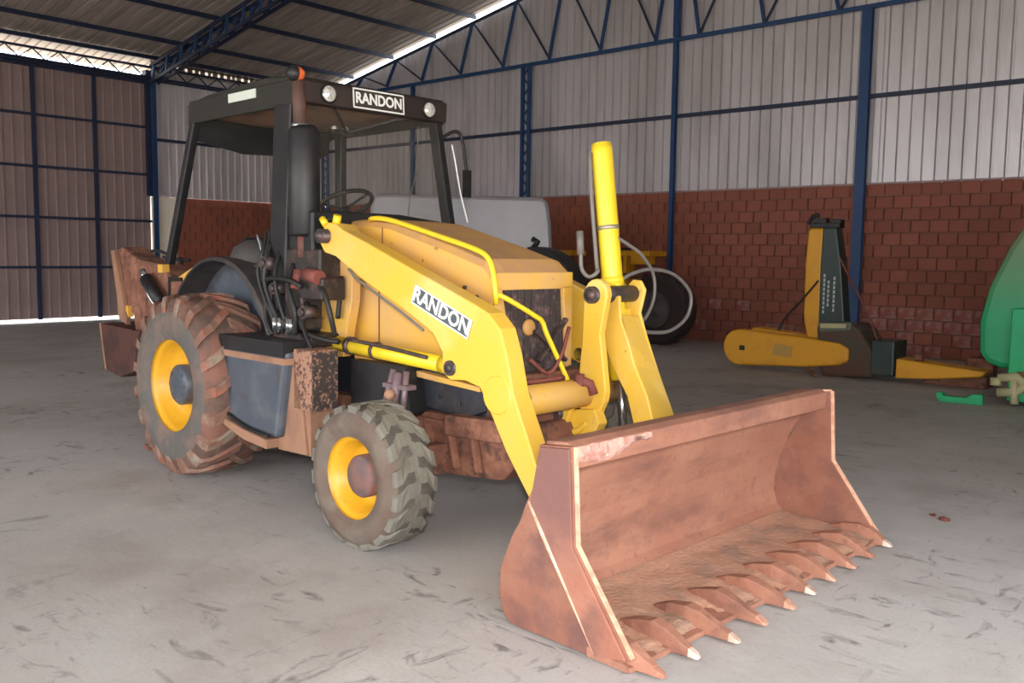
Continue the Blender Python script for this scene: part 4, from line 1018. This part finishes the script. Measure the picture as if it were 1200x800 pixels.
# yellow and green harvesting implement
hv = empty('harvester_attachment', (-5.0, 12.3, 0), 0, label='yellow and dark green farm implement lying against the wall before the wide blue column', cat='implement')
def H(*pts): return [(x + 5.0, z) for x, z in pts]
q = MB()
cap = [(-6.22 + .25 * math.cos(a), .31 + .26 * math.sin(a)) for a in [PI / 2 + PI * k / 10 for k in range(11)]]
q.prism(H(*cap, (-5.2, .11), (-4.75, .17), (-4.62, .24), (-4.62, .40), (-4.75, .47), (-5.3, .52)), -.20, .0)
arm_y = q.build('yellow_divider_arm', OCHRE, hv, bevel=.03)
q = MB(); q.prism(H((-6.15, .52), (-6.1, .60), (-5.2, .52), (-4.62, .44), (-4.5, .36), (-4.52, .22), (-4.7, .2)), -.02, .30); q.build('divider_back_plate', OCHRE, arm_y, bevel=.03)
q = MB(); q.box(-6.2 + 5, -6.12 + 5, -.21, -.19, .27, .34); q.build('pivot_hole', BLACK, arm_y)
q = MB(); q.prism(H((-5.7, .24), (-5.42, .22), (-5.40, .38), (-5.66, .40)), -.206, -.2); q.build('faded_sticker', mat('faded_sticker', lin(176, 140, 70), .6), arm_y)
q = MB(); q.prism(H((-5.28, .45), (-5.35, .8), (-5.36, 1.5), (-5.33, 1.98), (-5.30, 2.02), (-5.12, 2.02), (-5.12, 1.4), (-5.10, .5)), .0, .2); q.build('yellow_upright_cover', OCHRE, hv, bevel=.03)
q = MB(); q.prism(H((-5.12, .5), (-5.13, 1.5), (-5.11, 2.02), (-4.93, 2.02), (-4.84, 1.5), (-4.74, .55)), -.02, .22); up = q.build('green_upright_cover', DGREEN, hv, bevel=.02)
q = MB()
for x, z0, z1 in ((-5.06, .85, 1.35), (-5.0, .95, 1.3), (-4.92, .88, 1.32)):
    z = z0
    while z < z1: q.box(x + 5 - .012, x + 5 + .014, -.026, -.02, z, z + .045); z += .062
q.build('white_stencil', mat('faded_white_print', lin(168, 176, 172), .6), up, keep=True); tag(bpy.data.objects['white_stencil'], kind='stuff')
q = MB(); q.box(-5.32 + 5, -4.90 + 5, .02, .2, 2.02, 2.09).tube([(-.38, .1, 2.08), (-.32, .1, 2.18), (-.22, .1, 2.20)], .03, 8).box(-.28, -.1, .04, .18, 2.06, 2.16).box(-.04, .1, .05, .2, 2.05, 2.14); q.build('top_linkage', BLACK, hv, bevel=.01)
q = MB()
q.prism(H((-5.10, .70), (-4.62, .74), (-4.50, .66), (-4.30, .36), (-4.30, .04), (-5.0, .0), (-5.06, .2)), -.15, .5); q.build('gearbox_casing', OLIVEG, hv, bevel=.05)
q = MB(); q.prism(H((-5.05, .60), (-4.62, .64), (-4.60, .76), (-5.08, .74)), -.17, .05); q.build('green_cover', mat('grey_green_cover', lin(92, 98, 86), .4), hv, bevel=.03)
q = MB(); q.prism(H((-5.02, .66), (-4.68, .68), (-4.67, .735), (-5.03, .72)), -.176, -.168); q.build('worn_label', mat('pale_worn_label', lin(176, 166, 120), .5), hv)
q = MB(); q.box(-4.34 + 5, -4.04 + 5, -.15, .35, .08, .54); q.build('green_end_box', DGREEN, hv, bevel=.02)
q = MB(); q.prism(H((-4.03, .32), (-4.03, .06), (-3.6, .09), (-3.0, .17), (-2.95, .24), (-3.4, .27)), -.1, .3); q.build('yellow_snout', OCHRE, hv, bevel=.02)
q = MB(); q.box(-3.75 + 5, -2.98 + 5, .1, .5, .0, .16).box(-3.3 + 5, -2.98 + 5, .35, .6, .0, .36).tube([(1.18, 0, .35), (1.28, 0, .35)], .05, 10); q.build('low_frame', BROWN, hv, bevel=.02)  # mud-brown frame pieces low behind the snout
for pts in ([(-.1, .05, 2.0), (.0, .0, 1.85), (.25, .0, 1.4), (.55, -.05, .9), (.72, -.1, .55)], [(-.05, .1, 1.9), (.06, .1, 1.5), (.12, .1, 1.1), (.22, .1, .75)], [(-.14, -.03, 1.3), (-.38, -.05, 1.0), (-.6, -.05, .75), (-.68, -.05, .58)]):
    q = MB(); q.tube(curve(pts), .014, 6); q.build('cable', REDOX if pts[0][0] == -.1 else RUBBER, hv)
q = MB(); q.bar((-.2, -.15, .12), (-.02, -.3, 0.02), .05, .03); q.build('support_strut', BROWN, hv)

# green tank implement at the right edge
gtk = empty('green_spreader', (-2.0, 11.55, 0), 0, label='bright green curved tank implement at the right edge of the hall', cat='implement')
sil = [(-.86, .55), (-.88, .9), (-.80, 1.3), (-.62, 1.75), (-.40, 2.15), (-.1, 2.45), (.3, 2.6), (1.9, 2.6), (1.9, .42), (-.62, .38), (-.78, .43)]
q = MB(); q.prism(sil, -.1, 1.2); q.build('tank_shell', GREENT, gtk, bevel=.07)
q = MB(); q.prism([(-.50, .05), (-.50, 1.08), (1.9, 1.10), (1.9, .3), (-.2, .3), (-.25, .05)], -.30, -.14); q.build('green_frame', GREEN, gtk, bevel=.015)
q = MB(); q.tube([(-.58, -.35, .30), (-.40, -.35, .33), (-.30, -.35, .25)], .05, 10).tube([(-.58, -.35, .14), (-.40, -.35, .16), (-.30, -.35, .24)], .05, 10).tube([(-.42, -.36, .30), (-.40, -.36, .03)], .045, 10).tube([(-.60, -.35, .30), (-.60, -.35, .22)], .06, 10)
q.build('cast_coupling', BONE, gtk)
q = MB(); q.box(-.45, 1.8, -.2, .9, .0, .05).box(-.30, -.1, -.25, -.1, .03, .35).box(1.5, 1.8, -.2, .9, .03, .4).box(-.5, .6, .2, .9, .04, .38); q.build('dark_skid', BLACK, gtk, bevel=.01)
q = MB(); q.tube([(-.40, -.32, .36), (0.3, -.32, .37)], .03, 8); q.build('copper_bar', SKIRT, gtk)
# green bracket on the floor
gb = MB(); gb.box(-.23, .22, -.05, .05, 0.0, .07).prism([(.05, .07), (.12, .12), (.22, .12), (.23, .0), (.1, .0)], -.045, .045).tube([(-.22, -.06, .07), (-.22, .06, .07)], .04, 12)
o = gb.build('green_bracket', GREEN, None, bevel=.006); o.location = (-2.90, 11.02, .001); o.rotation_euler = (0, 0, .05)
tag(o, 'short green steel bracket lying on the floor left of the green tank', 'bracket')
# clods of red soil on the floor
def clod(x, y, s, label):
    bm = bmesh.new(); bmesh.ops.create_icosphere(bm, subdivisions=2, radius=s)
    for v in bm.verts: v.co *= random.uniform(.75, 1.15); v.co.z = max(v.co.z * .45, -s * .25)
    me = bpy.data.meshes.new('soil_clod'); bm.to_mesh(me); bm.free(); me.materials.append(REDOX)
    o = bpy.data.objects.new('soil_clod', me); COL.objects.link(o); o.location = (x, y, s * .25); tag(o, label, 'clod', 'soil clods on the floor')
clod(-1.62, 5.93, .035, 'small red soil clod on the floor right of the bucket')
clod(-1.70, 5.99, .022, 'tiny red soil crumb beside the larger clod right of the bucket')
